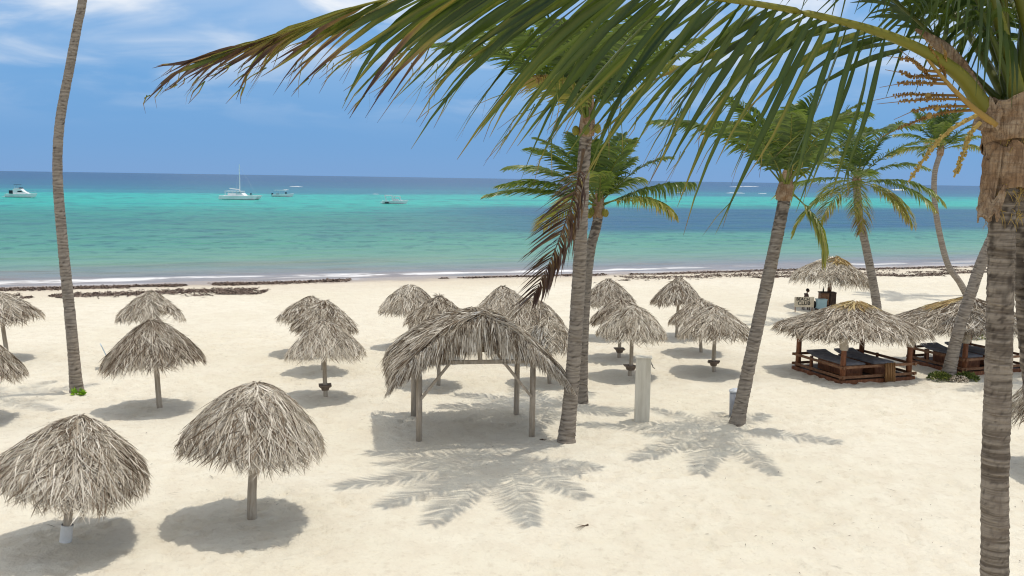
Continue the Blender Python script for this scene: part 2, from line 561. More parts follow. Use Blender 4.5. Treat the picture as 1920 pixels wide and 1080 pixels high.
GREEN = [(0.0, (0.018, 0.045, 0.014)), (0.30, (0.045, 0.095, 0.020)), (0.52, (0.12, 0.175, 0.028)),
         (0.70, (0.36, 0.33, 0.06)), (0.85, (0.30, 0.19, 0.07)), (1.0, (0.10, 0.055, 0.038))]
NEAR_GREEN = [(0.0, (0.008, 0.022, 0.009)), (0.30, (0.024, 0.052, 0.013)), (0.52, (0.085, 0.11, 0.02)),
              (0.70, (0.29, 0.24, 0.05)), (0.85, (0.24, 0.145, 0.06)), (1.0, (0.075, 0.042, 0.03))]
M = dict(
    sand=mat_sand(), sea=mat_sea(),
    leaf=leaf_mat('palm_leaf', GREEN, 0.36, 0.36, 0.45, True),
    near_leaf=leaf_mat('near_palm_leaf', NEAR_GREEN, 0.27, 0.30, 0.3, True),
    thatch=leaf_mat('dry_thatch', [(0.0, (0.08, 0.05, 0.03)), (0.2, (0.23, 0.175, 0.12)), (0.5, (0.53, 0.465, 0.37)),
                                   (0.8, (0.71, 0.645, 0.54)), (1.0, (0.86, 0.80, 0.69))], 0.12, 0.85, 0.1),
    straw=leaf_mat('fresh_straw', [(0.0, (0.28, 0.18, 0.08)), (0.5, (0.52, 0.40, 0.19)), (1.0, (0.68, 0.56, 0.31))], 0.12, 0.8, 0.1),
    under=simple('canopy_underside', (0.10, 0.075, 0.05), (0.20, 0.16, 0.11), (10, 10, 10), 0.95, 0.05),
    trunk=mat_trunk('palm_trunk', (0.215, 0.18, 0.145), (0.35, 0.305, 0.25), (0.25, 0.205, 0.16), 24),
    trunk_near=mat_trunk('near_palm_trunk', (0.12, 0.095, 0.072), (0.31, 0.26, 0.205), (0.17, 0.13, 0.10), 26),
    pole=mat_wood('weathered_pole', (0.30, 0.25, 0.19), (0.47, 0.41, 0.33), (14, 14, 1.5)),
    hutwood=mat_wood('weathered_timber', (0.34, 0.285, 0.22), (0.52, 0.45, 0.37), (12, 12, 1.5)),
    brown=mat_wood('varnished_brown_wood', (0.13, 0.046, 0.02), (0.29, 0.12, 0.055), (9, 9, 3), 0.5),
    dark=mat_wood('dark_wood', (0.045, 0.028, 0.02), (0.11, 0.07, 0.05), (6, 6, 3), 0.7),
    rail=mat_wood('rail_wood', (0.15, 0.065, 0.03), (0.30, 0.165, 0.09), (5, 5, 9), 0.65),
    grey=simple('grey_cushion', (0.19, 0.19, 0.21), (0.29, 0.29, 0.31), (3, 3, 3), 0.9, 0.1, 0.2),
    shelf=mat_wood('shelf_wood', (0.13, 0.095, 0.07), (0.24, 0.185, 0.14), (6, 6, 3), 0.8),
    slat=mat_wood('bamboo_slat', (0.20, 0.095, 0.032), (0.36, 0.20, 0.08), (8, 8, 2), 0.6),
    pvc=simple('white_pvc', (0.66, 0.66, 0.64), (0.78, 0.78, 0.77), (4, 4, 4), 0.45),
    concrete=simple('pale_concrete', (0.52, 0.48, 0.39), (0.66, 0.625, 0.53), (7, 7, 0.9), 0.9, 0.1, 0.15),
    binmat=simple('grey_plastic', (0.27, 0.28, 0.31), (0.34, 0.35, 0.38), (3, 3, 3), 0.45),
    white=simple('boat_white', (0.70, 0.72, 0.72), (0.82, 0.83, 0.83), (0.6, 0.6, 0.6), 0.35),
    boatdark=simple('boat_dark', (0.012, 0.016, 0.02), (0.03, 0.035, 0.04), (2, 2, 2), 0.3),
    steel=simple('boat_rail', (0.5, 0.52, 0.54), (0.65, 0.67, 0.68), (2, 2, 2), 0.3),
    antifoul=simple('antifouling', (0.02, 0.035, 0.05), (0.04, 0.06, 0.08), (2, 2, 2), 0.6),
    weed=leaf_mat('seaweed', [(0.0, (0.05, 0.034, 0.027)), (0.5, (0.11, 0.078, 0.062)), (1.0, (0.24, 0.18, 0.14))], 0.05, 0.8, 0.2),
    twig=simple('twig_bark', (0.06, 0.04, 0.03), (0.15, 0.105, 0.07), (12, 12, 12), 0.9, 0.1),
    petiole=leaf_mat('petiole_green', [(0.0, (0.07, 0.09, 0.012)), (0.5, (0.20, 0.185, 0.022)), (1.0, (0.36, 0.30, 0.05))], 0.06, 0.45, 0.3),
    flower=leaf_mat('flower_stalk', [(0.0, (0.15, 0.07, 0.02)), (0.5, (0.34, 0.20, 0.055)), (1.0, (0.46, 0.36, 0.10))], 0.08, 0.6, 0.2),
    shrub=leaf_mat('shrub_leaf', [(0.0, (0.045, 0.08, 0.015)), (0.5, (0.12, 0.16, 0.03)), (1.0, (0.26, 0.27, 0.07))], 0.3, 0.5, 0.3),
    sprout=leaf_mat('fresh_sprout', [(0.0, (0.12, 0.28, 0.02)), (1.0, (0.30, 0.48, 0.03))], 0.35, 0.5, 0.3),
    foam=simple('foam', (0.72, 0.75, 0.76), (0.85, 0.86, 0.86), (2, 2, 2), 0.9),
    cooler=simple('pale_blue_plastic', (0.34, 0.50, 0.53), (0.42, 0.58, 0.60), (3, 3, 3), 0.5),
    signboard=simple('sign_board', (0.50, 0.42, 0.30), (0.66, 0.58, 0.44), (3, 3, 3), 0.85),
    paint=simple('dark_paint', (0.015, 0.013, 0.012), (0.03, 0.027, 0.024), (5, 5, 5), 0.7),
    skin=simple('skin', (0.10, 0.055, 0.035), (0.13, 0.07, 0.045), (5, 5, 5), 0.6),
    cloth=simple('dark_cloth', (0.045, 0.025, 0.018), (0.07, 0.042, 0.03), (8, 8, 8), 0.9),
    trousers=simple('black_cloth', (0.012, 0.008, 0.008), (0.024, 0.016, 0.014), (8, 8, 8), 0.9),
    hair=simple('dark_hair', (0.008, 0.007, 0.006), (0.016, 0.013, 0.011), (9, 9, 9), 0.6),
    bluecloth=simple('pale_blue_sling', (0.36, 0.46, 0.55), (0.46, 0.55, 0.63), (4, 4, 4), 0.8),
)


def mat_sheath():
    t = NT('fibre_sheath')
    a = t.noise(t.coord((60, 60, 5)), 1.0, 4, 0.6, 0.5)
    b = t.noise(t.coord((4, 4, 45)), 1.0, 4, 0.6, 0.5)
    c = t.noise(t.coord((5, 5, 5)), 1.0, 4, 0.6)
    col = t.mix(t.rng(c, 0.35, 0.65), (0.29, 0.18, 0.10), (0.43, 0.325, 0.22))
    col = t.mix(t.rng(a, 0.42, 0.68, 0, 0.65), col, (0.12, 0.07, 0.04))
    col = t.mix(t.rng(b, 0.5, 0.7, 0, 0.5), col, (0.16, 0.10, 0.06))
    col = t.mix(t.rng(t.noise(t.coord((9, 9, 9)), 1.0, 6, 0.7), 0.5, 0.75, 0, 0.6), col, (0.10, 0.06, 0.035))
    nb = t.bump(a, 0.9, 0.02)
    nb = t.bump(b, 0.8, 0.02, nb)
    return t.done(col, 0.9, nb, 0.1)


M['sheath'] = mat_sheath()


# ------------------------------------------------------------------ ground
def axis(segs):
    out = []
    for a, b, st in segs:
        out.append(np.arange(a, b - 1e-6, st))
    out.append(np.array([segs[-1][1]]))
    return np.concatenate(out)


def gz(x, y):
    x, y = np.asarray(x, float), np.asarray(y, float)
    s = (y - SH0 - SH1 * x) / SHN
    z = 0.05 * vnoise(x, y, 9.0, 1) + 0.025 * vnoise(x, y, 3.1, 2)
    k = np.clip((-s - 2) / 10.0, 0, 1)
    z = z * (0.25 + 0.75 * k)
    t = np.clip((s + 16) / 16, 0, None)
    z = z - 0.16 * np.where(t < 1, t * t, 1 + 2.6 * (t - 1))
    return np.maximum(z, -2.5)


FEET = [(1.6, 26.86), (2.41, 31.86), (7.05, 29.3), (-14.75, 32.06), (17.12, 37.08), (4.13, 29.45), (-8.98, 18.74), (-5.62, 20.27), (-11.18, 30.01), (-6.27, 31.91),
        (4.63, 36.65), (8.06, 37.54), (4.62, 40.35), (-7.24, 36.37), (-2.6, 26.8), (0.64, 27.3), (-3.04, 29.6), (0.2, 30.1), (8.38, 41.8)]


def build_beach():
    xs = axis([(-400, -60, 20), (-60, -20, 0.8), (-20, 22, 0.13), (22, 60, 0.8), (60, 400, 20)])
    ys = axis([(-200, 0, 20), (0, 16, 1.6), (16, 46, 0.13), (46, 110, 0.4), (110, 400, 15)])
    X, Y = np.meshgrid(xs, ys)
    Z = gz(X, Y)
    # trampled sand: overlapping prints
    rng = np.random.default_rng(4)
    near = np.clip((48 - Y) / 6, 0, 1) * np.clip((Y - 10) / 5, 0, 1)
    Z = Z + near * (0.030 * vnoise(X, Y, 0.8, 5) + 0.026 * vnoise(X, Y, 0.36, 6))
    n = 7000
    px = rng.uniform(-19, 21, n)
    py = 17 + 28 * rng.random(n)
    keep = vnoise(px, py, 5.0, 9) > -0.35
    px, py = px[keep], py[keep]
    tx, ty = [], []
    for k in range(26):                                     # walked trails
        x0, y0, hd = rng.uniform(-16, 18), rng.uniform(18, 44), rng.uniform(0, 2 * PI)
        for q in range(40):
            hd += rng.normal(0, 0.06)
            x0, y0 = x0 + 0.62 * math.cos(hd), y0 + 0.62 * math.sin(hd)
            sd = 0.13 * (1 if q % 2 else -1)
            if -19 < x0 < 21 and 17 < y0 < 45:
                tx.append(x0 - sd * math.sin(hd))
                ty.append(y0 + sd * math.cos(hd))
    px, py = np.concatenate([px, tx]), np.concatenate([py, ty])
    for a, b in zip(px, py):
        i0, i1 = np.searchsorted(xs, (a - 0.42, a + 0.42))
        j0, j1 = np.searchsorted(ys, (b - 0.42, b + 0.42))
        dx, dy = X[j0:j1, i0:i1] - a, Y[j0:j1, i0:i1] - b
        th = rng.uniform(0, PI)
        u = (dx * math.cos(th) + dy * math.sin(th)) / 0.19
        v = (-dx * math.sin(th) + dy * math.cos(th)) / 0.12
        r2 = u * u + v * v
        Z[j0:j1, i0:i1] += rng.uniform(0.02, 0.065) * (-np.exp(-r2) + 0.45 * np.exp(-(np.sqrt(r2) - 1.5) ** 2 / 0.15))
    for a, b in FEET:                                       # sand heaped round posts and trunks
        i0, i1 = np.searchsorted(xs, (a - 1.2, a + 1.2))
        j0, j1 = np.searchsorted(ys, (b - 1.2, b + 1.2))
        r2 = (X[j0:j1, i0:i1] - a) ** 2 + (Y[j0:j1, i0:i1] - b) ** 2
        Z[j0:j1, i0:i1] += 0.055 * np.exp(-r2 / 0.14)
    ny, nx = X.shape
    V = np.stack([X, Y, Z], -1).reshape(-1, 3)
    i = np.arange(ny * nx).reshape(ny, nx)
    F = np.stack([i[:-1, :-1], i[:-1, 1:], i[1:, 1:], i[1:, :-1]], -1).reshape(-1, 4)
    o = obj('beach_sand', mesh('beach_sand', V, F, None, True), M['sand'])
    tag(o, 'pale cream trampled sand of the wide open beach', 'sand', kind='structure')
    return o


build_beach()


def build_sea():
    g = np.concatenate([np.arange(-8, 60, 0.35), 60 * 1.12 ** np.arange(0, 60)])
    g = np.append(g[g < 60000], 60000)
    gx = 170 * 1.25 ** np.arange(0, 27)
    xs = np.concatenate([-gx[::-1], np.arange(-120, 150, 0.7), gx])
    X, S = np.meshgrid(xs, g)
    Y = SH0 + SH1 * np.clip(X, -200, 200) + S * SHN
    k = np.clip((70 - S) / 30, 0, 1) * np.clip((150 - np.abs(X)) / 20, 0, 1)
    wob = 2.2 * vnoise(X, S, 16, 21) + 1.0 * vnoise(X, S, 5, 22)
    Z = 0.035 * np.sin(2 * PI * (S + wob * 1.4) / 6.5) * np.clip(S / 8, 0.25, 1)
    Z += 0.03 * vnoise(X, S * 2.0, 2.0, 23) + 0.03 * vnoise(X, S, 7.0, 24)
    brk = np.clip(vnoise(X, S * 0, 14, 25) + 0.35, 0, 1)
    Z += 0.16 * brk * np.exp(-((S + wob - 3.0) / 0.7) ** 2)
    Z = SEA_Z + Z * k
    ny, nx = X.shape
    V = np.stack([X, Y, Z], -1).reshape(-1, 3)
    i = np.arange(ny * nx).reshape(ny, nx)
    F = np.stack([i[:-1, :-1], i[:-1, 1:], i[1:, 1:], i[1:, :-1]], -1).reshape(-1, 4)
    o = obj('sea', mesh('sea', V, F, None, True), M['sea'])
    tag(o, 'turquoise sea with dark seagrass patches out to the horizon', 'sea', kind='structure')
    # breaking crests on the reef
    rng = random.Random(8)
    for (x, y, L, w) in [(-145, 643, 8.5, 1.6), (152, 662, 14, 1.5), (169, 655, 6, 1.2), (111, 644, 7, 1.2), (403, 1658, 40, 3),
                         (345, 1500, 20, 2.5), (-118, 500, 3, 0.8), (560, 1400, 30, 3), (500, 1250, 22, 3), (-60, 420, 2.5, 0.6), (30, 470, 3, 0.6)]:
        mb = MB()
        n = 12
        pts = []
        for q in range(n):
            a = q / (n - 1) - 0.5
            pts.append((x + a * L, y + SH1 * a * L * 0.5 + rng.uniform(-.2, .2) * w, SEA_Z + 0.02))
        mb.tube(pts, [w * 0.32 * math.sin(PI * (q + 0.5) / n) ** 0.6 * rng.uniform(0.6, 1.2) for q in range(n)], 8)
        mb.build('whitecap', M['foam'], o, True)
    return o


build_sea()


def build_weed():
    rng = np.random.default_rng(12)
    P, D = [], []

    def band(x0, x1, soff, width, dens, patch):
        n = int((x1 - x0) * dens)
        x = rng.uniform(x0, x1, n)
        s = soff + 0.8 * vnoise(x, x * 0, 9, 31) + 0.4 * vnoise(x, x * 0, 2.5, 32) + rng.normal(0, width, n)
        y = SH0 + SH1 * x + s * SHN
        k = (vnoise(x, y, patch, 33) + 0.6 * vnoise(x, y, patch * 0.3, 34)) > -0.25
        P.append(np.stack([x[k], y[k]], 1))
    band(-46, -12, -2.0, 0.45, 260, 5)
    band(-40, -17, -6.6, 0.75, 150, 4)
    band(-33, -27, -7.0, 0.35, 260, 3)
    band(-20.5, -16, -8.0, 0.5, 280, 3)
    band(-14, 6, -1.6, 0.22, 90, 4)
    band(4, 70, -2.0, 0.4, 75, 6)
    band(8, 80, -5.2, 0.9, 60, 7)
    band(6, 75, -7.6, 0.35, 75, 6)
    band(24, 36, -8.5, 0.4, 70, 4)
    XY = np.concatenate(P)
    n = len(XY)
    K = 3
    z = gz(XY[:, 0], XY[:, 1])
    th = rng.uniform(0, 2 * PI, n)
    L = rng.uniform(0.07, 0.24, n)
    W = rng.uniform(0.02, 0.06, n)
    up = rng.uniform(0.01, 0.09, n)
    d = np.stack([np.cos(th), np.sin(th), np.zeros(n)], 1)
    sd = np.stack([-np.sin(th), np.cos(th), rng.uniform(-0.6, 0.6, n)], 1)
    c = np.stack([XY[:, 0], XY[:, 1], z + 0.01], 1)
    V = np.zeros((n, K, 2, 3))
    for k, (a, h, w) in enumerate(((-1, 0, 0.4), (0, 1, 1), (1, 0.1, 0.4))):
        q = c + d * (a * L)[:, None] + np.array([0, 0, 1]) * (up * h)[:, None]
        V[:, k, 0] = q + sd * (W * w)[:, None]
        V[:, k, 1] = q - sd * (W * w)[:, None]
    i = np.arange(n * K * 2).reshape(n, K, 2)
    F = np.stack([i[:, :-1, 0], i[:, 1:, 0], i[:, 1:, 1], i[:, :-1, 1]], -1).reshape(-1, 4)
    tint = np.repeat(rng.random(n), K * 2)
    o = obj('seaweed', mesh('seaweed', V, F, tint), M['weed'])
    tag(o, 'dark brown seaweed washed up in broken lines along the shore', 'seaweed', kind='stuff')


build_weed()


# ------------------------------------------------------------------ thatch
def thatch_strips(surf, n, seed, smin=0.0, smax=0.95, L=0.38, W=0.017, lift=0.05, power=0.55, drift=0.03, K=4, tint=(0.5, 0.22), gap=None):
    """thin dry leaf strips lying down a roof surface surf(u, s) -> points"""
    rng = np.random.default_rng(seed)
    u0 = rng.random(n)
    s0 = smin + (smax - smin) * rng.random(n) ** power
    ln = L * rng.uniform(0.55, 1.35, n)
    if gap:
        a, b, sl = gap
        keep = ~((u0 > a) & (u0 < b) & (s0 + ln * 0.75 > sl))
        u0, s0, ln = u0[keep], s0[keep], ln[keep]
        n = len(u0)
    t = np.linspace(0, 1, K)
    s = s0[:, None] + ln[:, None] * t
    dr = rng.normal(0, drift, n) / np.maximum(s0, 0.25)
    u = u0[:, None] + dr[:, None] * t
    P = surf(u, s)
    e = 0.004
    T = surf(u + e, s) - surf(u - e, s)
    T /= np.linalg.norm(T, axis=-1, keepdims=True) + 1e-9
    D = surf(u, s + e) - surf(u, s - e)
    D /= np.linalg.norm(D, axis=-1, keepdims=True) + 1e-9
    N = np.cross(T, D)
    N *= np.sign(N[..., 2:3] + 1e-6)
    lf = lift * rng.uniform(0.1, 1.0, n) ** 1.5
    curl = rng.normal(0.0, 0.018, n) + (rng.random(n) < 0.05) * rng.uniform(0.04, 0.14, n)
    P = P + N * (lf[:, None] + curl[:, None] * t ** 2)[..., None]
    P[..., 2] -= 0.02 * t ** 2
    tw = rng.normal(0, 0.8, n)
    side = np.cos(tw)[:, None, None] * T + np.sin(tw)[:, None, None] * N
    w = (W * rng.uniform(0.5, 1.5, n))[:, None] * np.interp(t, [0, 0.35, 0.7, 1], [0.7, 1.0, 0.8, 0.12])
    V = np.stack([P + side * w[..., None], P - side * w[..., None]], 2)
    i = np.arange(n * K * 2).reshape(n, K, 2)
    F = np.stack([i[:, :-1, 0], i[:, 1:, 0], i[:, 1:, 1], i[:, :-1, 1]], -1).reshape(-1, 4)
    tn = np.clip(rng.normal(tint[0], tint[1] * 1.15, n) + 0.16 * vnoise(u0 * 7, s0 * 3, 1.0, seed) + 0.06 * vnoise(u0 * 23, s0 * 7, 1.0, seed + 1), 0, 1)
    tn = np.where(rng.random(n) < 0.10, tn * 0.3, tn)
    return V.reshape(-1, 3), F, np.repeat(tn, K * 2)


def cone_surf(R, h, D, seed, pw=1.22, square=0.0, R2=None, fr=1.0, rot0=0.0):
    R2 = R2 or R
    rg = np.random.default_rng(seed + 99)
    ph = rg.uniform(0, 2 * PI, 4)

    def f(u, s):
        a = 2 * PI * np.asarray(u)
        m = 1 + 0.045 * np.sin(2 * a + ph[0]) + 0.045 * np.sin(3 * a + ph[1]) + 0.02 * np.sin(7 * a + ph[2]) + 0.012 * np.sin(17 * a + ph[3])
        c, q = np.cos(a), np.sin(a)
        if square:
            sq = 1.0 / (np.abs(c) ** 5 + np.abs(q) ** 5) ** 0.2
            m = m * (1 - square * 0.5 + square * 0.5 * sq) * (1 + square * 0.0) * np.where(square > 0, (1 + (sq - 1) * square * 0.5), 1)
        s = np.asarray(s, float)
        sc = np.clip(s, 0, 1)
        ex = np.maximum(s - 1, 0)
        r = sc + 0.38 * ex
        z = h - D * sc ** pw - ex * 0.95 * fr * R
        z = z + (0.045 * np.sin(2 * a + ph[2]) + 0.035 * np.sin(5 * a + ph[1])) * sc
        return np.stack([r * m * R * c, r * m * R2 * q, z * np.ones_like(a)], -1)
    return f


def dome_mesh(name, surf, smax=0.95, off=0.03, nu=28, nv=6, gap=None):
    U, S = np.meshgrid(np.linspace(0, 1, nu, endpoint=False), np.linspace(0.0, smax, nv))
    P = surf(U, S)
    P[..., 2] -= off
    P2 = P.copy()
    P2[..., 2] -= 0.05
    A = np.concatenate([P, P2[::-1]], 0)
    V = A.reshape(-1, 3)
    m = 2 * nv
    i = np.arange(m * nu).reshape(m, nu)
    F = []
    for r in range(m - 1):
        for k in range(nu):
            if gap and gap[0] < (k + 0.5) / nu < gap[1] and (r % (2 * nv)) in range(nv - 3, nv + 2):
                continue
            F.append((i[r, k], i[r + 1, k], i[r + 1, (k + 1) % nu], i[r, (k + 1) % nu]))
    return mesh(name, V, F)


# (x, y, apex dx, dy, height, radius, drop, pole radius, strips, table, label)
UMB = [
    (-8.98, 18.74, 0.40, 0.0, 2.74, 1.50, 1.12, 0.085, 4200, 0, 'grey thatch umbrella nearest the camera at lower left, its pole set in a white sleeve'),
    (-5.62, 20.27, 0.16, 0.0, 3.11, 1.53, 1.15, 0.105, 4200, 0, 'big domed thatch umbrella on a thick bare pole in the left foreground'),
    (-11.18, 30.01, -0.2, 0.0, 2.92, 1.47, 1.18, 0.09, 3000, 0, 'wide thatch umbrella on a tall bare pole just right of the slim leftmost palm'),
    (-14.45, 38.08, 0.0, 0.0, 2.84, 1.24, 0.95, 0.08, 2000, 0, 'torn thatch umbrella with a ragged gap, peeping out above a wider umbrella at left'),
    (-20.27, 38.05, -0.25, 0.0, 2.79, 1.50, 0.95, 0.085, 2000, 0, 'upper of the two thatch umbrellas cut off by the left edge'),
    (-15.95, 28.24, 0.0, 0.0, 2.60, 1.30, 1.0, 0.085, 2200, 0, 'lower of the two thatch umbrellas cut off by the left edge'),
    (-6.27, 31.91, -0.04, 0.0, 2.72, 1.27, 1.0, 0.075, 2600, 0.45, 'front thatch umbrella of the overlapping trio at centre left, small shelf on its pole'),
    (-7.24, 36.37, 0.12, 0.0, 2.80, 1.22, 0.95, 0.075, 1900, 0, 'middle thatch umbrella of the overlapping trio at centre left'),
    (-8.52, 39.99, 0.08, 0.0, 2.48, 1.27, 0.85, 0.075, 1700, 0, 'rearmost thatch umbrella of the overlapping trio at centre left'),
    (-4.50, 42.02, 0.04, 0.0, 2.81, 1.28, 1.0, 0.075, 1700, 0, 'tall rear thatch umbrella behind the left end of the open hut'),
    (-3.03, 39.47, 0.05, 0.0, 2.69, 1.30, 0.95, 0.075, 1800, 0, 'thatch umbrella with spiky tufts on its crown, directly behind the hut ridge'),
    (-2.62, 34.29, 0.0, 0.0, 2.45, 1.22, 0.85, 0.075, 2000, 0, 'thatch umbrella mostly hidden behind the left roof slope of the open hut'),
    (-0.33, 43.51, -0.11, 0.0, 2.66, 1.20, 1.0, 0.075, 1600, 0, 'rearmost of the three umbrellas between the hut and the two centre palms'),
    (0.83, 39.67, -0.05, 0.0, 2.66, 1.27, 0.95, 0.075, 1800, 0, 'thatch umbrella beneath the tip of the hanging dead frond'),
    (1.45, 35.24, -0.09, 0.0, 2.51, 1.22, 0.95, 0.075, 2000, 0, 'thatch umbrella directly behind the hut roof, left of the two centre palms'),
    (4.56, 45.15, -0.03, 0.0, 2.88, 1.25, 1.05, 0.075, 1600, 0, 'rearmost thatch umbrella of the row just right of the two centre palms'),
    (4.62, 40.35, -0.03, 0.0, 2.63, 1.25, 0.9, 0.075, 1800, 0.42, 'middle thatch umbrella of the row right of the two centre palms, shelf on pole'),
    (4.63, 36.65, 0.10, 0.0, 2.78, 1.32, 0.95, 0.08, 2200, 0.42, 'front thatch umbrella right of the centre palms, above the pale pillar'),
    (7.96, 45.77, 0.08, 0.0, 2.90, 1.27, 1.05, 0.075, 1600, 0, 'rear thatch umbrella of the trio left of the leaning palm'),
    (8.38, 41.80, -0.13, 0.0, 2.45, 1.30, 0.8, 0.075, 1700, 0, 'middle thatch umbrella of the trio left of the leaning palm'),
    (8.06, 37.54, -0.04, 0.0, 2.71, 1.46, 0.95, 0.08, 2400, 0.45, 'front wide thatch umbrella beside the leaning palm, shelf on its pole'),
    (14.85, 24.76, -0.1, 0.0, 2.90, 1.60, 1.1, 0.09, 2400, 0, 'thatch umbrella cut off by the right edge beyond the near palm trunk'),
]


def umbrella(i, x, y, dx, dy, h, R, D, pr, n, table, label):
    z = float(gz(x, y))
    t = thing('thatched_umbrella', label, 'umbrella', (x, y, z), (-dy / h, dx / h, 0), 'thatched beach umbrellas')
    gap = (0.84, 0.93, 0.72) if i == 3 else None
    surf = cone_surf(R * 0.95, h - 0.06, D * 1.0, 100 + i, pw=(1.38, 1.75, 1.5, 1.45)[i % 4], fr=0.8)
    V, F, tn = thatch_strips(surf, int(n * 2.0), 200 + i, smax=0.99, L=0.29, W=0.0105 + 0.005 * (y > 35), tint=(0.57 + 0.09 * math.sin(i * 2.3), 0.22), gap=gap)
    # tuft at the peak
    rng = np.random.default_rng(300 + i)
    can = obj('thatch', mesh('thatch', V, F, tn), M['thatch'], t)
    tag(can, kind='stuff')
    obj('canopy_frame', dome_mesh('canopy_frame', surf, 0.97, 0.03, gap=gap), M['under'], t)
    mb = MB()
    for k in range(26 if i != 10 else 60):
        a = rng.uniform(0, 2 * PI)
        q = rng.uniform(0.06, 0.22) * (1.6 if i == 10 else 1)
        e = rng.uniform(-0.06, 0.07) * (3.2 if i == 10 else 1)
        b = Vector((0.03 * math.cos(a), 0.03 * math.sin(a), h - 0.07))
        tip = Vector((q * math.cos(a), q * math.sin(a), h - 0.06 + e))
        w = Vector((-math.sin(a), math.cos(a), 0)) * 0.014
        mb.add([b - w, b + w, (b + tip) / 2 + w + Vector((0, 0, 0.03)), tip, (b + tip) / 2 - w + Vector((0, 0, 0.03))], [(0, 1, 2, 3, 4)], rng.uniform(0.2, 0.8))
    tag(mb.build('peak_tuft', M['thatch'], t), kind='stuff')
    mb = MB()
    pts = [(0.012 * math.sin(k * 1.7 + i), 0.012 * math.cos(k * 2.1 + i), -0.25 + (h + 0.05) * k / 7) for k in range(8)]
    mb.tube(pts, [pr * (1.04 - 0.03 * k) for k in range(8)], 10, jit=0.08, seed=i)
    mb.build('pole', M['pole'], t, True)
    mb = MB()       # spokes that carry the thatch
    for k in range(8):
        a = (k + 0.5) / 8
        p = surf(np.array([a, a]), np.array([0.12, 0.9]))
        p[:, 2] -= 0.11
        s = MB()
        s.bar(p[0], p[1], 0.035, 0.035)
        s.build('rafter', M['pole'], t)
    if table:
        s = MB()
        s.box((0, 0, table), (0.46, 0.42, 0.035), 0.3 * i)
        s.box((0, 0, table - 0.035), (0.40, 0.36, 0.035), 0.3 * i)
        s.build('shelf', M['shelf'], t)
        s = MB()
        s.box((0, 0, table - 0.11), (0.22, 0.22, 0.12), 0.3 * i, taper=1.35)
        s.build('shelf_bracket', M['shelf'], t)
    if i == 0:
        s = MB()
        s.tube([(0, 0, -0.15), (0, 0, 0.42)], [0.118, 0.118], 18, False)
        s.tube([(0, 0, 0.42), (0, 0, -0.15)], [0.104, 0.104], 18, False)
        k = s.build('pole_sleeve', M['pvc'], t, True)
        k['label'] = 'short white plastic pipe round the foot of the pole'
    if i == 3:
        s = MB()
        s.tube([(0.1, -0.1, 1.6), (0.32, -0.2, 1.75), (0.5, -0.25, 2.02)], [0.03, 0.025, 0.02], 6)
        s.build('broken_stick', M['pole'], t)
    return t


for i, row in enumerate(UMB):
    umbrella(i, *row)


# ------------------------------------------------------------------ open hut
def quad_surf(a0, a1, b0, b1, bulge=0.12, droop=1.0, out=0.45):
    a0, a1, b0, b1 = (np.array(p, float) for p in (a0, a1, b0, b1))

    def f(u, s):
        u, s = np.asarray(u, float)[..., None], np.asarray(s, float)[..., None]
        sc, ex = np.clip(s, 0, 1), np.maximum(s - 1, 0)
        top, bot = a0 + (a1 - a0) * u, b0 + (b1 - b0) * u
        d = bot - top
        p = top + d * (sc + ex * out)
        L = np.linalg.norm(d, axis=-1, keepdims=True)
        z = bulge * 4 * sc * (1 - sc) - ex * droop * L * 0.8
        p = p + np.concatenate([np.zeros_like(z), np.zeros_like(z), z + 0.05 * np.sin(u * 17 + s * 5)], -1)
        return p
    return f


def slab_mesh(name, surf, nu=10, nv=6, smax=0.97, off=0.03, th=0.06):
    U, S = np.meshgrid(np.linspace(0.01, 0.99, nu), np.linspace(0.0, smax, nv))
    P = surf(U, S)
    P[..., 2] -= off
    Q = P.copy()
    Q[..., 2] -= th
    V = np.concatenate([P.reshape(-1, 3), Q.reshape(-1, 3)])
    i = np.arange(nu * nv).reshape(nv, nu)
    k = nu * nv
    F = []
    for r in range(nv - 1):
        for c in range(nu - 1):
            q = (i[r, c], i[r, c + 1], i[r + 1, c + 1], i[r + 1, c])
            F += [q, tuple(k + j for j in q[::-1])]
    rim = list(i[0, :]) + list(i[1:, -1]) + list(i[-1, -2::-1]) + list(i[-2:0:-1, 0])
    for a, b in zip(rim, rim[1:] + rim[:1]):
        F.append((a, b, k + b, k + a))
    return mesh(name, V, F)


def join3(parts):
    Vs, Fs, Ts, b = [], [], [], 0
    for V, F, T in parts:
        Vs.append(V)
        Fs.append(F + b)
        Ts.append(T)
        b += len(V)
    return np.concatenate(Vs), np.concatenate(Fs), np.concatenate(Ts)


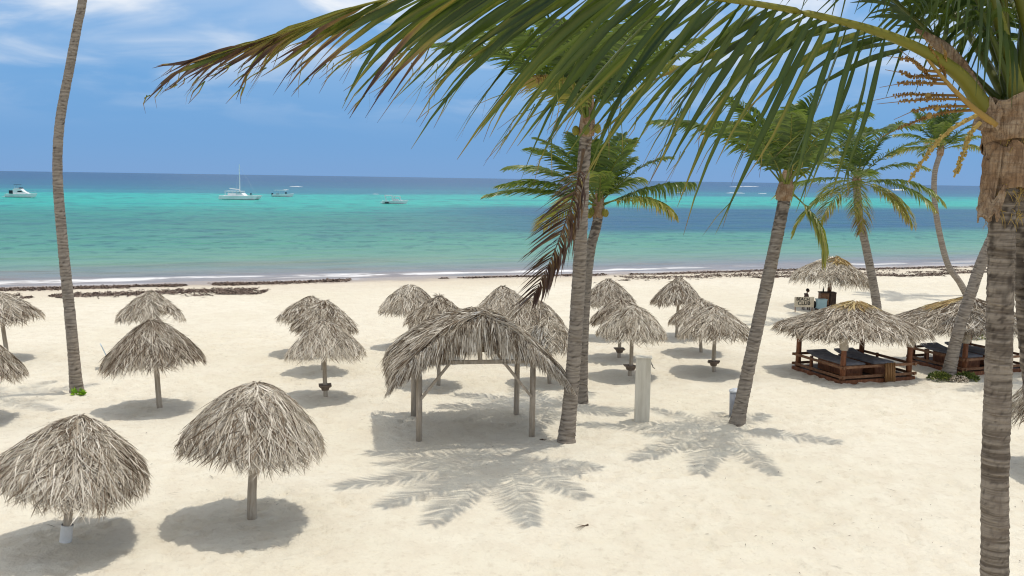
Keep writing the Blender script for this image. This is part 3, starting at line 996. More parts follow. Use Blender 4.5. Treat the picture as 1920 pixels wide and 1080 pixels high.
def build_hut():
    t = thing('open_hut', 'four-post open hut with a shaggy grey thatch roof in the middle of the beach', 'hut', (-1.20, 28.45, 0), (0, 0, math.radians(9)))
    rf, rb = (0.10, -1.70, 3.62), (0.10, 0.2, 3.55)
    el, er = -2.42, 2.36
    lf, lb = (el + 0.12, -2.05, 2.02), (el + 0.05, 1.85, 2.08)
    rgf, rgb = (er, -2.05, 1.98), (er, 1.85, 2.05)
    bl, brr = (-2.3, 2.0, 2.0), (2.25, 2.0, 2.0)
    sl = quad_surf(rf, rb, lf, lb, 0.24)
    sr = quad_surf(rb, rf, rgb, rgf, 0.24)
    sb = quad_surf(rb, rb, brr, bl, 0.15)
    roof = []
    for k, sf in enumerate((sl, sr, sb)):
        roof.append(thatch_strips(sf, 8500 if k < 2 else 2200, 410 + k, smax=0.98, L=0.17, W=0.014, lift=0.12, power=0.9, drift=0.028, tint=(0.5, 0.24)))
    # fringe over the open front: the rake edges carry leaves that hang forward
    for k, (a, b) in enumerate(((rf, lf), (rf, rgf))):
        a, b = np.array(a), np.array(b)

        def fringe(u, s, a=a, b=b):
            u, s = np.asarray(u, float)[..., None], np.asarray(s, float)[..., None]
            p = a + (b - a) * u
            bul = 0.24 * 4 * u * (1 - u)
            out = np.concatenate([0.30 * s * np.sign(b[0]) * (0.25 + np.clip(u, 0, 1)), -0.36 * np.sqrt(s + 0.02), bul - (1.0 - 0.45 * np.clip(u, 0, 1)) * np.maximum(s, 0) ** 1.3], -1)
            return p + out
        roof.append(thatch_strips(fringe, 2600, 420 + k, smax=0.55, L=0.46, W=0.017, lift=0.06, power=1.0, drift=0.008, tint=(0.5, 0.22)))
    V, F, T = join3(roof)
    tag(obj('thatch', mesh('thatch', V, F, T), M['thatch'], t), kind='stuff')
    for sf in (sl, sr, sb):
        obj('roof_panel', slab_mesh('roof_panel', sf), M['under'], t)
    X, Y0, Y1 = 1.64, -1.40, 1.42
    for sx in (-1, 1):
        for yy in (Y0, Y1):
            mb = MB()
            mb.tube([(sx * X, yy, -0.3), (sx * X + 0.01, yy, 1.1), (sx * X, yy, 2.45)], [0.09, 0.085, 0.08], 10, jit=0.08, seed=int(sx * 3 + yy * 7))
            mb.build('post', M['hutwood'], t, True)
    for yy in (Y0, Y1):
        mb = MB()
        mb.bar((-X - 0.15, yy, 2.27), (X + 0.15, yy, 2.27), 0.08, 0.11)
        mb.build('tie_beam', M['hutwood'], t)
        mb = MB()
        mb.bar((0.1, yy, 2.32), (0.1, yy, 3.35), 0.11, 0.11)
        mb.build('king_post', M['hutwood'], t)
        for sx in (-1, 1):
            mb = MB()
            mb.bar((sx * X * 0.97, yy - 0.12 * (yy < 0), 1.25), (sx * (X - 0.85), yy - 0.07 * (yy < 0), 2.24), 0.055, 0.075)
            mb.build('brace', M['hutwood'], t)
    for sx in (-1, 1):
        mb = MB()
        mb.bar((sx * X, Y0 - 0.3, 2.40), (sx * X, Y1 + 0.3, 2.40), 0.09, 0.10)
        mb.build('side_beam', M['hutwood'], t)
        mb = MB()
        mb.bar((sx * (X - 0.02), Y1 - 0.1, 1.35), (sx * (X - 0.02), 0.55, 2.34), 0.05, 0.07)
        mb.build('brace', M['hutwood'], t)


build_hut()


# ------------------------------------------------------------------ gazebos
def gazebo(cx, cy, rz, label, seed, straw):
    t = thing('thatched_gazebo', label, 'gazebo', (cx, cy, float(gz(cx, cy)) + 0.0), (0, 0, rz), 'thatched gazebos')
    hx, hy = 1.55, 1.40
    surf = cone_surf(2.42, 2.88, 1.02, seed, pw=1.12, square=0.8, R2=2.32, fr=0.55)
    V, F, T = thatch_strips(surf, 11000, seed, smax=0.98, L=0.25, W=0.0165, lift=0.09, drift=0.02, tint=(0.54, 0.2))
    tag(obj('thatch', mesh('thatch', V, F, T), M['thatch'], t), kind='stuff')
    rng = np.random.default_rng(seed)
    s2 = lambda u, s: surf(straw[0] + (straw[1] - straw[0]) * np.asarray(u), s) + np.array([0, 0, 0.08])
    V, F, T = thatch_strips(s2, straw[2], seed + 5, smin=0.0, smax=straw[3], L=0.22, W=0.024, lift=0.05, drift=0.05, tint=(0.5, 0.25))
    k = tag(obj('fresh_thatch', mesh('fresh_thatch', V, F, T), M['straw'], t), kind='stuff')
    k['label'] = 'patch of newer yellow straw at the peak'
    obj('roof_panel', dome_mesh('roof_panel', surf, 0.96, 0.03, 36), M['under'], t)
    # deck of planks
    nb = 14
    for q in range(nb):
        mb = MB()
        w = 2 * (hx + 0.15) / nb
        mb.box((-hx - 0.15 + w * (q + 0.5), 0, 0.10 + 0.003 * math.sin(q * 5)), (w - 0.012, 2 * hy + 0.3, 0.05))
        mb.build('deck_plank', M['dark'], t)
    for sy in (-1, 1):
        mb = MB()
        mb.box((0, sy * (hy + 0.155), 0.055), (2 * hx + 0.3, 0.045, 0.16))
        mb.build('deck_edge_board', M['brown'], t)
    for sx in (-1, 1):
        mb = MB()
        mb.box((sx * (hx + 0.155), 0, 0.056), (0.045, 2 * hy + 0.35, 0.158))
        mb.build('deck_edge_board', M['brown'], t)
    for sx in (-1, 1):
        for sy in (-1, 1):
            mb = MB()
            mb.tube([(sx * hx, sy * hy, -0.2), (sx * hx, sy * hy, 1.0), (sx * hx, sy * hy, 2.15)], [0.115, 0.105, 0.10], 10, jit=0.07, seed=seed + sx + 2 * sy)
            p = mb.build('post', M['brown'], t, True)
            # rope-like wrap of pale leaf sheath under the eave
            mb = MB()
            mb.tube([(sx * hx, sy * hy, 1.28), (sx * hx, sy * hy, 1.4), (sx * hx, sy * hy, 1.62), (sx * hx, sy * hy, 1.75)], [0.13, 0.17, 0.15, 0.125], 12, jit=0.35, seed=seed + 7 * sx + sy)
            mb.build('leaf_wrap', M['thatch'], t, False)
    for zc in (0.24, 0.62):
        for sx in (-1, 1):
            mb = MB()
            mb.bar((sx * (hx + 0.10), -hy - 0.22, zc), (sx * (hx + 0.10), hy + 0.22, zc), 0.05, 0.10)
            mb.build('rail', M['rail'], t)
        mb = MB()
        mb.bar((-hx - 0.25, -hy - 0.13, zc + 0.01), (hx + 0.25, -hy - 0.13, zc + 0.01), 0.05, 0.10)
        mb.build('rail', M['rail'], t)
        for a, b in ((-hx - 0.2, -hx + 0.75), (hx - 0.75, hx + 0.2)):
            mb = MB()
            mb.bar((a, hy + 0.13, zc + 0.01), (b, hy + 0.13, zc + 0.01), 0.05, 0.10)
            mb.build('rail', M['rail'], t)
    for sx in (-1, 1):
        for yy in (-0.2,):
            mb = MB()
            mb.box((sx * (hx + 0.05), yy + 0.7, 0.40), (0.07, 0.09, 0.62))
            mb.build('baluster', M['brown'], t)
    return t


G1 = (13.64, 37.77, 0.33)
G2 = (19.10, 39.70, 0.36)
gazebo(*G1, 'thatched gazebo with low brown rails and yellow straw at its peak', 501, (0.35, 0.95, 150, 0.16))
gazebo(*G2, 'thatched gazebo partly hidden behind the leaning grey palm and the near trunk', 502, (0.34, 0.46, 200, 0.5))


def day_bed(g, lx, ly, label, L=2.35, w=0.82):
    c = Vector((g[0], g[1], 0)) + Matrix.Rotation(g[2], 3, 'Z') @ Vector((lx, ly, 0))
    z0 = float(gz(g[0], g[1])) + 0.128
    t = thing('day_bed', label, 'day bed', (c.x, c.y, z0), (0, 0, g[2]), 'cushioned day beds in the gazebos')
    mb = MB()
    mb.box((0, -0.25, 0.24), (w - 0.06, L - 0.6, 0.42))
    mb.build('wooden_base', M['brown'], t)
    for sx in (-1, 1):
        mb = MB()
        mb.box((sx * (w / 2 - 0.07), L / 2 - 0.1, 0.23), (0.08, 0.08, 0.46))
        mb.build('leg', M['brown'], t)
    # mattress with a raised, rolled head end
    n, m = 14, 5
    V, F = [], []
    for k, dz in ((0, 0.13), (1, 0.0)):
        for a in range(n):
            q = a / (n - 1)
            for b in range(m):
                p = b / (m - 1)
                x = (p - 0.5) * (w + 0.10)
                y = -L / 2 + q * (L + 0.12)
                edge = min(p, 1 - p, q, 1 - q)
                z = 0.465 + dz * (0.55 if edge == 0 else 1.0) + 0.13 * max(0, (q - 0.72) / 0.28) ** 1.5
                z += (0.014 * math.sin(9 * q + 5 * p) + 0.01 * math.sin(23 * q - 7 * p)) * (k == 0) * (edge > 0)
                V.append((x, y, z))
    for a in range(n - 1):
        for b in range(m - 1):
            i = a * m + b
            F.append((i, i + 1, i + m + 1, i + m))
            j = n * m + i
            F.append((j, j + m, j + m + 1, j + 1))
    rim = [b for b in range(m)] + [a * m + m - 1 for a in range(1, n)] + [(n - 1) * m + b for b in range(m - 2, -1, -1)] + [a * m for a in range(n - 2, 0, -1)]
    for a, b in zip(rim, rim[1:] + rim[:1]):
        F.append((b, a, a + n * m, b + n * m))
    obj('cushion', mesh('cushion', V, F, None, True), M['grey'], t)


day_bed(G1, -0.72, 0.1, 'left grey-cushioned day bed in the gazebo with the yellow straw peak')
day_bed(G1, 0.62, 0.1, 'right grey-cushioned day bed in the gazebo with the yellow straw peak')
day_bed(G2, -0.72, 0.1, 'grey-cushioned day bed seen left of the leaning grey palm trunk')
day_bed(G2, 0.62, 0.1, 'grey-cushioned day bed between the leaning palm and the near trunk')


def slat_crate():
    c = Vector((G1[0], G1[1], 0)) + Matrix.Rotation(G1[2], 3, 'Z') @ Vector((0.42, -1.72, 0))
    t = thing('slatted_panel', 'small orange-brown bamboo slat panel leaning on the front rail of the gazebo', 'panel', (c.x, c.y, float(gz(c.x, c.y))), (0, 0, G1[2]))
    for k in range(6):
        mb = MB()
        mb.tube([(-0.2 + 0.08 * k, 0, -0.05), (-0.2 + 0.08 * k, 0.06, 0.72 + 0.02 * (k % 2))], 0.033, 7)
        mb.build('slat', M['slat'], t, True)
    for zc in (0.18, 0.55):
        mb = MB()
        mb.bar((-0.24, 0.055 + zc * 0.08, zc), (0.24, 0.055 + zc * 0.08, zc), 0.03, 0.05)
        mb.build('crosspiece', M['rail'], t)


slat_crate()


# ------------------------------------------------------------------ far kiosk umbrella, sign, person
def kiosk():
    x, y = 19.09, 57.6
    t = thing('thatched_umbrella', 'large thatch umbrella by the shore with orange straw patched on its crown', 'umbrella', (x, y, float(gz(x, y))), (0, 0.05, 0), 'thatched beach umbrellas')
    surf = cone_surf(2.2, 3.1, 1.15, 77)
    V, F, T = thatch_strips(surf, 6000, 78, smax=0.98, L=0.28, W=0.020, lift=0.08, tint=(0.62, 0.2))
    tag(obj('thatch', mesh('thatch', V, F, T), M['thatch'], t), kind='stuff')
    s2 = lambda u, s: surf(0.72 + 0.34 * np.asarray(u), s) + np.array([0, 0, 0.08])
    V, F, T = thatch_strips(s2, 110, 79, smin=0.05, smax=0.36, L=0.2, W=0.035, lift=0.1, drift=0.06, tint=(0.3, 0.25))
    k = tag(obj('fresh_thatch', mesh('fresh_thatch', V, F, T), M['straw'], t), kind='stuff')
    k['label'] = 'patch of orange straw right of the peak'
    obj('canopy_frame', dome_mesh('canopy_frame', surf), M['under'], t)
    mb = MB()
    mb.tube([(0, 0, -0.3), (0.02, 0, 1.2), (0, 0, 2.9)], [0.14, 0.125, 0.11], 10, jit=0.08)
    mb.build('pole', M['rail'], t, True)
    # table beside the pole
    tx, ty = 18.75, 57.1
    t = thing('bar_table', 'dark wooden table with a bottle under the shore-side umbrella', 'table', (tx, ty, float(gz(tx, ty))))
    mb = MB()
    mb.box((0.12, 0, 1.0), (0.95, 0.6, 0.06))
    mb.build('table_top', M['dark'], t)
    mb = MB()
    mb.box((-0.08, -0.02, 0.62), (0.5, 0.5, 0.7))
    mb.build('side_panel', M['rail'], t)
    mb = MB()
    mb.box((0.42, 0, 0.62), (0.34, 0.52, 0.7))
    mb.build('cabinet', M['dark'], t)
    for sx in (-0.28, 0.52):
        for sy in (-0.22, 0.22):
            mb = MB()
            mb.box((sx, sy, 0.13), (0.07, 0.07, 0.32))
            mb.build('leg', M['dark'], t)
    mb = MB()
    mb.tube([(-0.12 + tx, ty, 1.03), (-0.12 + tx, ty, 1.2), (-0.12 + tx, ty, 1.25), (-0.12 + tx, ty, 1.36)], [0.045, 0.045, 0.018, 0.018], 10)
    b = mb.build('bottle', M['boatdark'], None, True)
    b.location.z = float(gz(tx, ty))
    tag(b, 'dark bottle standing on the table under the shore-side umbrella', 'bottle')
    cx, cy = 18.25, 56.2
    t = thing('cool_box', 'pale blue cool box in front of the dark table by the shore umbrella', 'cool box', (cx, cy, float(gz(cx, cy))))
    mb = MB()
    mb.box((0, 0, 0.40), (0.52, 0.4, 0.5), taper=1.06)
    mb.build('body', M['cooler'], t)
    mb = MB()
    mb.box((0, 0, 0.68), (0.6, 0.46, 0.06))
    mb.build('lid', M['cooler'], t)
    mb = MB()
    mb.box((0, 0, 0.07), (0.56, 0.44, 0.16))
    mb.build('plinth', M['dark'], t)
    # sign
    sx, sy = 17.0, 55.4
    t = thing('painted_sign', 'pale hand-lettered board standing on the sand in front of the seated person', 'sign', (sx, sy, float(gz(sx, sy))), (0, 0, 0.06))
    mb = MB()
    mb.box((0, 0, 0.60), (1.16, 0.04, 0.60))
    bd = mb.build('board', M['signboard'], t)
    for k, (txt, px, pz, sz) in enumerate((('BEACH', -0.48, 0.70, 0.25), ('CLUB', -0.38, 0.42, 0.30))):
        cu = bpy.data.curves.new('lettering', 'FONT')
        cu.body = txt
        cu.size = sz
        cu.extrude = 0.003
        cu.offset = 0.006
        tmp = bpy.data.objects.new('tmp', cu)
        COL.objects.link(tmp)
        dg = bpy.context.evaluated_depsgraph_get()
        me = bpy.data.meshes.new_from_object(tmp.evaluated_get(dg))
        bpy.data.objects.remove(tmp)
        obj('lettering', me, M['paint'], bd, (px, -0.026, pz), (PI / 2, 0.03 - 0.06 * k, 0))
    for q in (-0.5, 0.5):
        mb = MB()
        mb.bar((q, 0.035, -0.1), (q, 0.035, 0.9), 0.05, 0.04)
        mb.build('leg', M['rail'], t)


kiosk()


def skin_object(name, joints, edges, mat, parent, sub=1):
    me = bpy.data.meshes.new(name)
    me.from_pydata([j[0] for j in joints], edges, [])
    o = obj(name, me, mat, parent)
    md = o.modifiers.new('skin', 'SKIN')
    lay = me.skin_vertices[0].data
    for i, j in enumerate(joints):
        r = j[1]
        lay[i].radius = r if isinstance(r, tuple) else (r, r)
        lay[i].use_root = (i == 0)
    md.use_smooth_shade = True
    s = o.modifiers.new('sub', 'SUBSURF')
    s.levels = sub
    s.render_levels = sub
    return o


def person():
    x, y = 17.45, 56.5
    z = float(gz(x, y))
    # low stool under the figure
    t = thing('low_stool', 'low dark stool under the seated person by the sign', 'stool', (x, y, z))
    mb = MB()
    mb.box((0, 0, 0.40), (0.42, 0.42, 0.05))
    mb.build('seat', M['dark'], t)
    for i in (-1, 1):
        for j in (-1, 1):
            mb = MB()
            mb.box((i * 0.16, j * 0.16, 0.17), (0.05, 0.05, 0.41))
            mb.build('leg', M['dark'], t)
    p = thing('person', 'person in dark clothes seated behind the sign facing right', 'person', (x, y, z + 0.425), (0, 0, 0.0))
    # body faces +x : pelvis, spine, neck, arms, legs in one graph
    J = [((0, 0, 0.11), (0.13, 0.15)), ((-0.02, 0, 0.30), (0.11, 0.14)), ((0.0, 0, 0.48), (0.11, 0.17)), ((0.03, 0, 0.56), (0.055, 0.055)), ((0.05, 0, 0.63), (0.05, 0.05)),
         ((0.0, -0.18, 0.50), 0.06), ((0.04, -0.25, 0.27), 0.046), ((0.25, -0.20, 0.16), 0.034),
         ((0.0, 0.18, 0.50), 0.06), ((0.04, 0.25, 0.27), 0.046), ((0.25, 0.20, 0.16), 0.034),
         ((0.08, -0.10, 0.09), 0.09), ((0.45, -0.13, 0.10), 0.066), ((0.66, -0.13, -0.35), 0.042), ((0.78, -0.13, -0.38), 0.036),
         ((0.08, 0.10, 0.09), 0.09), ((0.43, 0.13, 0.12), 0.066), ((0.60, 0.13, -0.34), 0.042), ((0.72, 0.13, -0.38), 0.036)]
    Eg = [(0, 1), (1, 2), (2, 3), (3, 4), (2, 5), (5, 6), (6, 7), (2, 8), (8, 9), (9, 10), (0, 11), (11, 12), (12, 13), (13, 14), (0, 15), (15, 16), (16, 17), (17, 18)]
    b = skin_object('body', J, Eg, M['skin'], p, 2)
    # clothes: the same graph, a little fuller
    big = lambda r, k: (r[0] + k, r[1] + k) if isinstance(r, tuple) else r + k
    up = [0, 1, 2, 5, 6, 8, 9]
    mp = {a: i for i, a in enumerate(up)}
    skin_object('shirt', [(J[a][0], big(J[a][1], 0.018)) for a in up], [(mp[a], mp[c]) for a, c in Eg if a in mp and c in mp], M['cloth'], p, 2)
    lo = [0, 11, 12, 13, 15, 16, 17]
    mq = {a: i for i, a in enumerate(lo)}
    skin_object('trousers', [(J[a][0], big(J[a][1], 0.02)) for a in lo], [(mq[a], mq[c]) for a, c in Eg if a in mq and c in mq], M['trousers'], p, 2)
    # head with nose, ears, and hands with fingers
    h = MB()
    h.ball((0.075, 0, 0.735), (0.095, 0.075, 0.115), 14, 10)
    h.ball((0.172, 0, 0.725), (0.02, 0.014, 0.02), 8, 5)
    for s in (-1, 1):
        h.ball((0.065, s * 0.076, 0.73), (0.02, 0.01, 0.03), 8, 5)
    hd = h.build('head', M['skin'], p, True)
    e = MB()
    for s in (-1, 1):
        e.ball((0.158, s * 0.032, 0.745), (0.012, 0.014, 0.010), 8, 5)
    e.box((0.162, 0, 0.675), (0.012, 0.045, 0.01))
    e.build('face_features', M['hair'], hd, True)
    c = MB()
    c.ball((0.055, 0, 0.765), (0.102, 0.084, 0.105), 14, 8)
    c.build('hair', M['hair'], p, True)
    for s in (-1, 1):
        k = MB()
        k.ball((0.29, s * 0.195, 0.155), (0.05, 0.035, 0.018), 8, 6)
        for q in range(4):
            yy = s * (0.172 + 0.016 * q)
            k.tube([(0.32, yy, 0.155), (0.36 + 0.006 * (q in (1, 2)), yy, 0.152), (0.385 + 0.008 * (q in (1, 2)), yy, 0.135)], [0.009, 0.008, 0.006], 6)
        k.tube([(0.28, s * 0.165, 0.155), (0.31, s * 0.148, 0.15), (0.335, s * 0.142, 0.14)], [0.01, 0.009, 0.007], 6)
        k.build('hand', M['skin'], p, True)


person()


# ------------------------------------------------------------------ pillar, bin, chair
def pillar():
    x, y = 4.13, 29.45
    z = float(gz(x, y))
    t = thing('square_pillar', 'pale square concrete pillar with a flat cap standing right of the centre palms', 'pillar', (x, y, z), (0, 0, -0.12))
    mb = MB()
    mb.box((0, 0, 0.88), (0.47, 0.42, 2.30))
    b = mb.build('shaft', M['concrete'], t)
    bv = b.modifiers.new('bevel', 'BEVEL')
    bv.width = 0.012
    bv.segments = 2
    mb = MB()
    mb.box((0, 0, 2.055), (0.52, 0.47, 0.05))
    b = mb.build('cap', M['concrete'], t)
    bv = b.modifiers.new('bevel', 'BEVEL')
    bv.width = 0.01
    mb = MB()
    mb.tube([(0.235, -0.05, 1.86), (0.28, -0.06, 1.82), (0.30, -0.06, 1.74), (0.36, -0.06, 1.72)], 0.014, 6)
    mb.tube([(0.22, -0.02, 1.95), (0.25, -0.05, 1.84)], 0.012, 6)
    mb.build('tap', M['boatdark'], t, True)


pillar()


def bin_():
    x, y = 7.24, 30.3
    t = thing('waste_bin', 'grey plastic waste bin half hidden behind the foot of the leaning palm', 'bin', (x, y, float(gz(x, y))))
    mb = MB()
    mb.tube([(0, 0, -0.05), (0, 0, 0.84)], [0.17, 0.19], 20)
    mb.build('body', M['binmat'], t, True)
    mb = MB()
    mb.tube([(0, 0, 0.82), (0, 0, 0.87)], [0.21, 0.21], 20)
    mb.tube([(0, 0, 0.87), (0, 0, 0.93)], [0.20, 0.10], 20)
    mb.build('lid', M['steel'], t, False)


bin_()


def beach_chair():
    x, y = -15.35, 36.6
    t = thing('beach_chair', 'pale blue folding chair at the rim of the wide umbrella by the leftmost palm', 'chair', (x, y, float(gz(x, y))), (0, 0, 0.5))
    for sy in (-0.27, 0.27):
        mb = MB()
        mb.bar((-0.32, sy, 0), (0.25, sy, 0.42), 0.03)
        mb.build('leg', M['steel'], t)
        mb = MB()
        mb.bar((0.25, sy, 0), (-0.3, sy, 0.40), 0.03)
        mb.build('leg', M['steel'], t)
    mb = MB()
    mb.box((0.0, 0, 0.40), (0.52, 0.54, 0.025))
    mb.build('seat', M['bluecloth'], t)
    mb = MB()
    mb.add([(-0.26, -0.27, 0.42), (-0.26, 0.27, 0.42), (-0.46, 0.27, 0.92), (-0.46, -0.27, 0.92),
            (-0.28, -0.27, 0.41), (-0.28, 0.27, 0.41), (-0.485, 0.27, 0.91), (-0.485, -0.27, 0.91)],
           [(0, 1, 2, 3), (7, 6, 5, 4), (0, 4, 5, 1), (1, 5, 6, 2), (2, 6, 7, 3), (3, 7, 4, 0)])
    mb.build('backrest', M['bluecloth'], t)


beach_chair()


# ------------------------------------------------------------------ palms
def trunk_mesh(path, base, r0, r1, flare, ring, seed, n=14, rough=0.03, dark_top=0.0, scar=0.35):
    rng = np.random.default_rng(seed)
    P = np.asarray(path, float) - np.asarray(base, float)
    L = np.linalg.norm(np.diff(P, axis=0), axis=1).sum()
    rows = max(12, int(L / ring * 3))
    Q, L = smooth_path(P, rows)
    h = np.linspace(0, L, rows)
    t = h / L
    rad = r0 + (r1 - r0) * t ** 0.8 + flare * np.exp(-h / 0.38)
    idx = np.arange(rows)
    ringk = np.array([1 + rough, 1.0, 1 - rough])[idx % 3]
    ringk = ringk * (1 + rough * 0.6 * np.repeat(rng.normal(0, 1, rows // 3 + 2), 3)[:rows])
    T = np.gradient(Q, axis=0)
    T /= np.linalg.norm(T, axis=1, keepdims=True)
    S = np.cross(T, [0, 1.0, 0])
    S /= np.linalg.norm(S, axis=1, keepdims=True)
    U = np.cross(T, S)
    a = np.linspace(0, 2 * PI, n, endpoint=False)
    ph = rng.uniform(0, 2 * PI)
    tilt = 0.35 * ring * np.sin(a[None, :] + 0.9 * (idx // 3)[:, None] + ph)       # leaf scars run obliquely
    R = rad[:, None] * ringk[:, None] * (1 + rough * 0.8 * rng.normal(0, 1, (rows, n)) * 0.6)
    V = Q[:, None] + S[:, None] * (R * np.cos(a))[..., None] + U[:, None] * (R * np.sin(a))[..., None] + T[:, None] * tilt[..., None]
    tint = np.ones((rows, n))
    tint[idx % 3 == 2] -= scar
    tint -= np.clip(rng.normal(-0.1, 0.35, (rows, n)), 0, 0.6) * (0.4 + 0.6 * (dark_top > 0))
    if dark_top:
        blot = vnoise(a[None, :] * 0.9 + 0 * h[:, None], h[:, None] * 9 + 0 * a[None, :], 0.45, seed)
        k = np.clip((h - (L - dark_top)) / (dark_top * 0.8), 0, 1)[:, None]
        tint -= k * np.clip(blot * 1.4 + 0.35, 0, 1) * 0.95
    tint = np.clip(tint, 0, 1)
    i = np.arange(rows * n).reshape(rows, n)
    F = np.stack([i[:-1], np.roll(i[:-1], -1, 1), np.roll(i[1:], -1, 1), i[1:]], -1).reshape(-1, 4)
    return mesh('trunk', V.reshape(-1, 3), F, tint, True), Q


def frond_geo(base, az, el, L, bend, ll, W, droop, seed, tint=0.25, nl=52, wind=(-0.10, 0.0, 0.0), spread=0.85, r0=0.035, t0=0.16, K=4, tip_yellow=0.2, curl=0.0):
    """rachis + two rows of leaflets; returns V, F(list of quads), tint"""
    rng = np.random.default_rng(seed)
    az, el, bend = math.radians(az), math.radians(el), math.radians(bend)
    n = 26
    t = np.linspace(0, 1, n)
    e = el - bend * t ** 1.35
    azt = az + curl * t ** 2
    step = L / (n - 1)
    d = np.stack([np.cos(e) * np.cos(azt), np.cos(e) * np.sin(azt), np.sin(e)], 1)
    P = np.vstack([[0, 0, 0], np.cumsum(d[:-1] * step, 0)]) + np.asarray(base, float)
    wv = np.asarray(wind, float)
    P = P + wv * L * (t ** 2)[:, None]
    D = np.gradient(P, axis=0)
    D /= np.linalg.norm(D, axis=1, keepdims=True)
    hor = np.array([-math.sin(az), math.cos(az), 0.0])
    SV = np.tile(hor, (n, 1))
    UP = np.cross(D, SV)
    UP *= np.sign(UP[:, 2:3] + 1e-6)
    # rachis: tapering tube
    rr = r0 * np.interp(t, [0, 0.06, 0.2, 1], [1.5, 1.0, 0.7, 0.12])
    m = 5
    a = np.linspace(0, 2 * PI, m, endpoint=False)
    VR = P[:, None] + SV[:, None] * (rr[:, None] * np.cos(a))[..., None] + UP[:, None] * (rr[:, None] * 0.7 * np.sin(a))[..., None]
    i = np.arange(n * m).reshape(n, m)
    FR = np.stack([i[:-1], np.roll(i[:-1], -1, 1), np.roll(i[1:], -1, 1), i[1:]], -1).reshape(-1, 4)
    TR = np.full(n * m, min(0.58, tint + 0.3) if tint < 0.6 else tint)
    # leaflets
    tt = np.concatenate([np.linspace(t0, 0.995, nl)] * 2)
    tt = np.clip(tt + rng.normal(0, 0.006, 2 * nl), t0 * 0.9, 1)
    sg = np.repeat([1.0, -1.0], nl)
    cnt = 2 * nl
    ip = lambda A: np.stack([np.interp(tt, t, A[:, k]) for k in range(3)], 1)
    p0, dd, uu = ip(P), ip(D), ip(UP)
    sv = np.tile(hor, (cnt, 1)) * sg[:, None]
    ln = ll * np.interp(tt, [0, 0.16, 0.35, 0.6, 0.85, 1], [0.4, 0.6, 1.0, 0.97, 0.66, 0.36]) * rng.uniform(0.85, 1.12, cnt)
    dr = dd * (0.42 + 0.55 * tt)[:, None] + sv * spread + uu * 0.28 + rng.normal(0, 0.09, (cnt, 3))
    dr /= np.linalg.norm(dr, axis=1, keepdims=True)
    q = np.linspace(0, 1, K)
    dp = droop * rng.uniform(0.75, 1.25, cnt)
    C = p0[:, None] + dr[:, None] * (ln[:, None] * (q - 0.18 * dp[:, None] * q ** 2))[..., None]
    C = C + np.array([0, 0, -1.0]) * (ln[:, None] * dp[:, None] * q ** 1.9)[..., None] + wv * 1.8 * (ln[:, None] * q ** 2)[..., None]
    tg = np.gradient(C, axis=1)
    tg /= np.linalg.norm(tg, axis=-1, keepdims=True)
    w = dd * 0.8 + uu * 0.45 + rng.normal(0, 0.2, (cnt, 3))
    w = w[:, None] - tg * np.sum(w[:, None] * tg, -1, keepdims=True)
    w /= np.linalg.norm(w, axis=-1, keepdims=True) + 1e-9
    wd = W * rng.uniform(0.75, 1.2, cnt)[:, None] * np.interp(q, [0, 0.25, 0.7, 1], [0.5, 1.0, 0.7, 0.06])
    VL = np.stack([C + w * wd[..., None], C - w * wd[..., None]], 2)
    j = np.arange(cnt * K * 2).reshape(cnt, K, 2) + n * m
    FL = np.stack([j[:, :-1, 0], j[:, 1:, 0], j[:, 1:, 1], j[:, :-1, 1]], -1).reshape(-1, 4)
    tn = tint + rng.normal(0, 0.07, cnt) + tip_yellow * np.clip(tt - 0.55, 0, 1)
    TL = np.clip(tn[:, None] + 0.14 * q ** 2, 0, 1)
    TL = np.repeat(TL[..., None], 2, 2)
    return np.vstack([VR.reshape(-1, 3), VL.reshape(-1, 3)]), np.vstack([FR, FL]), np.concatenate([TR, TL.ravel()])


PALM_GROUP = 'coconut palms on the beach'


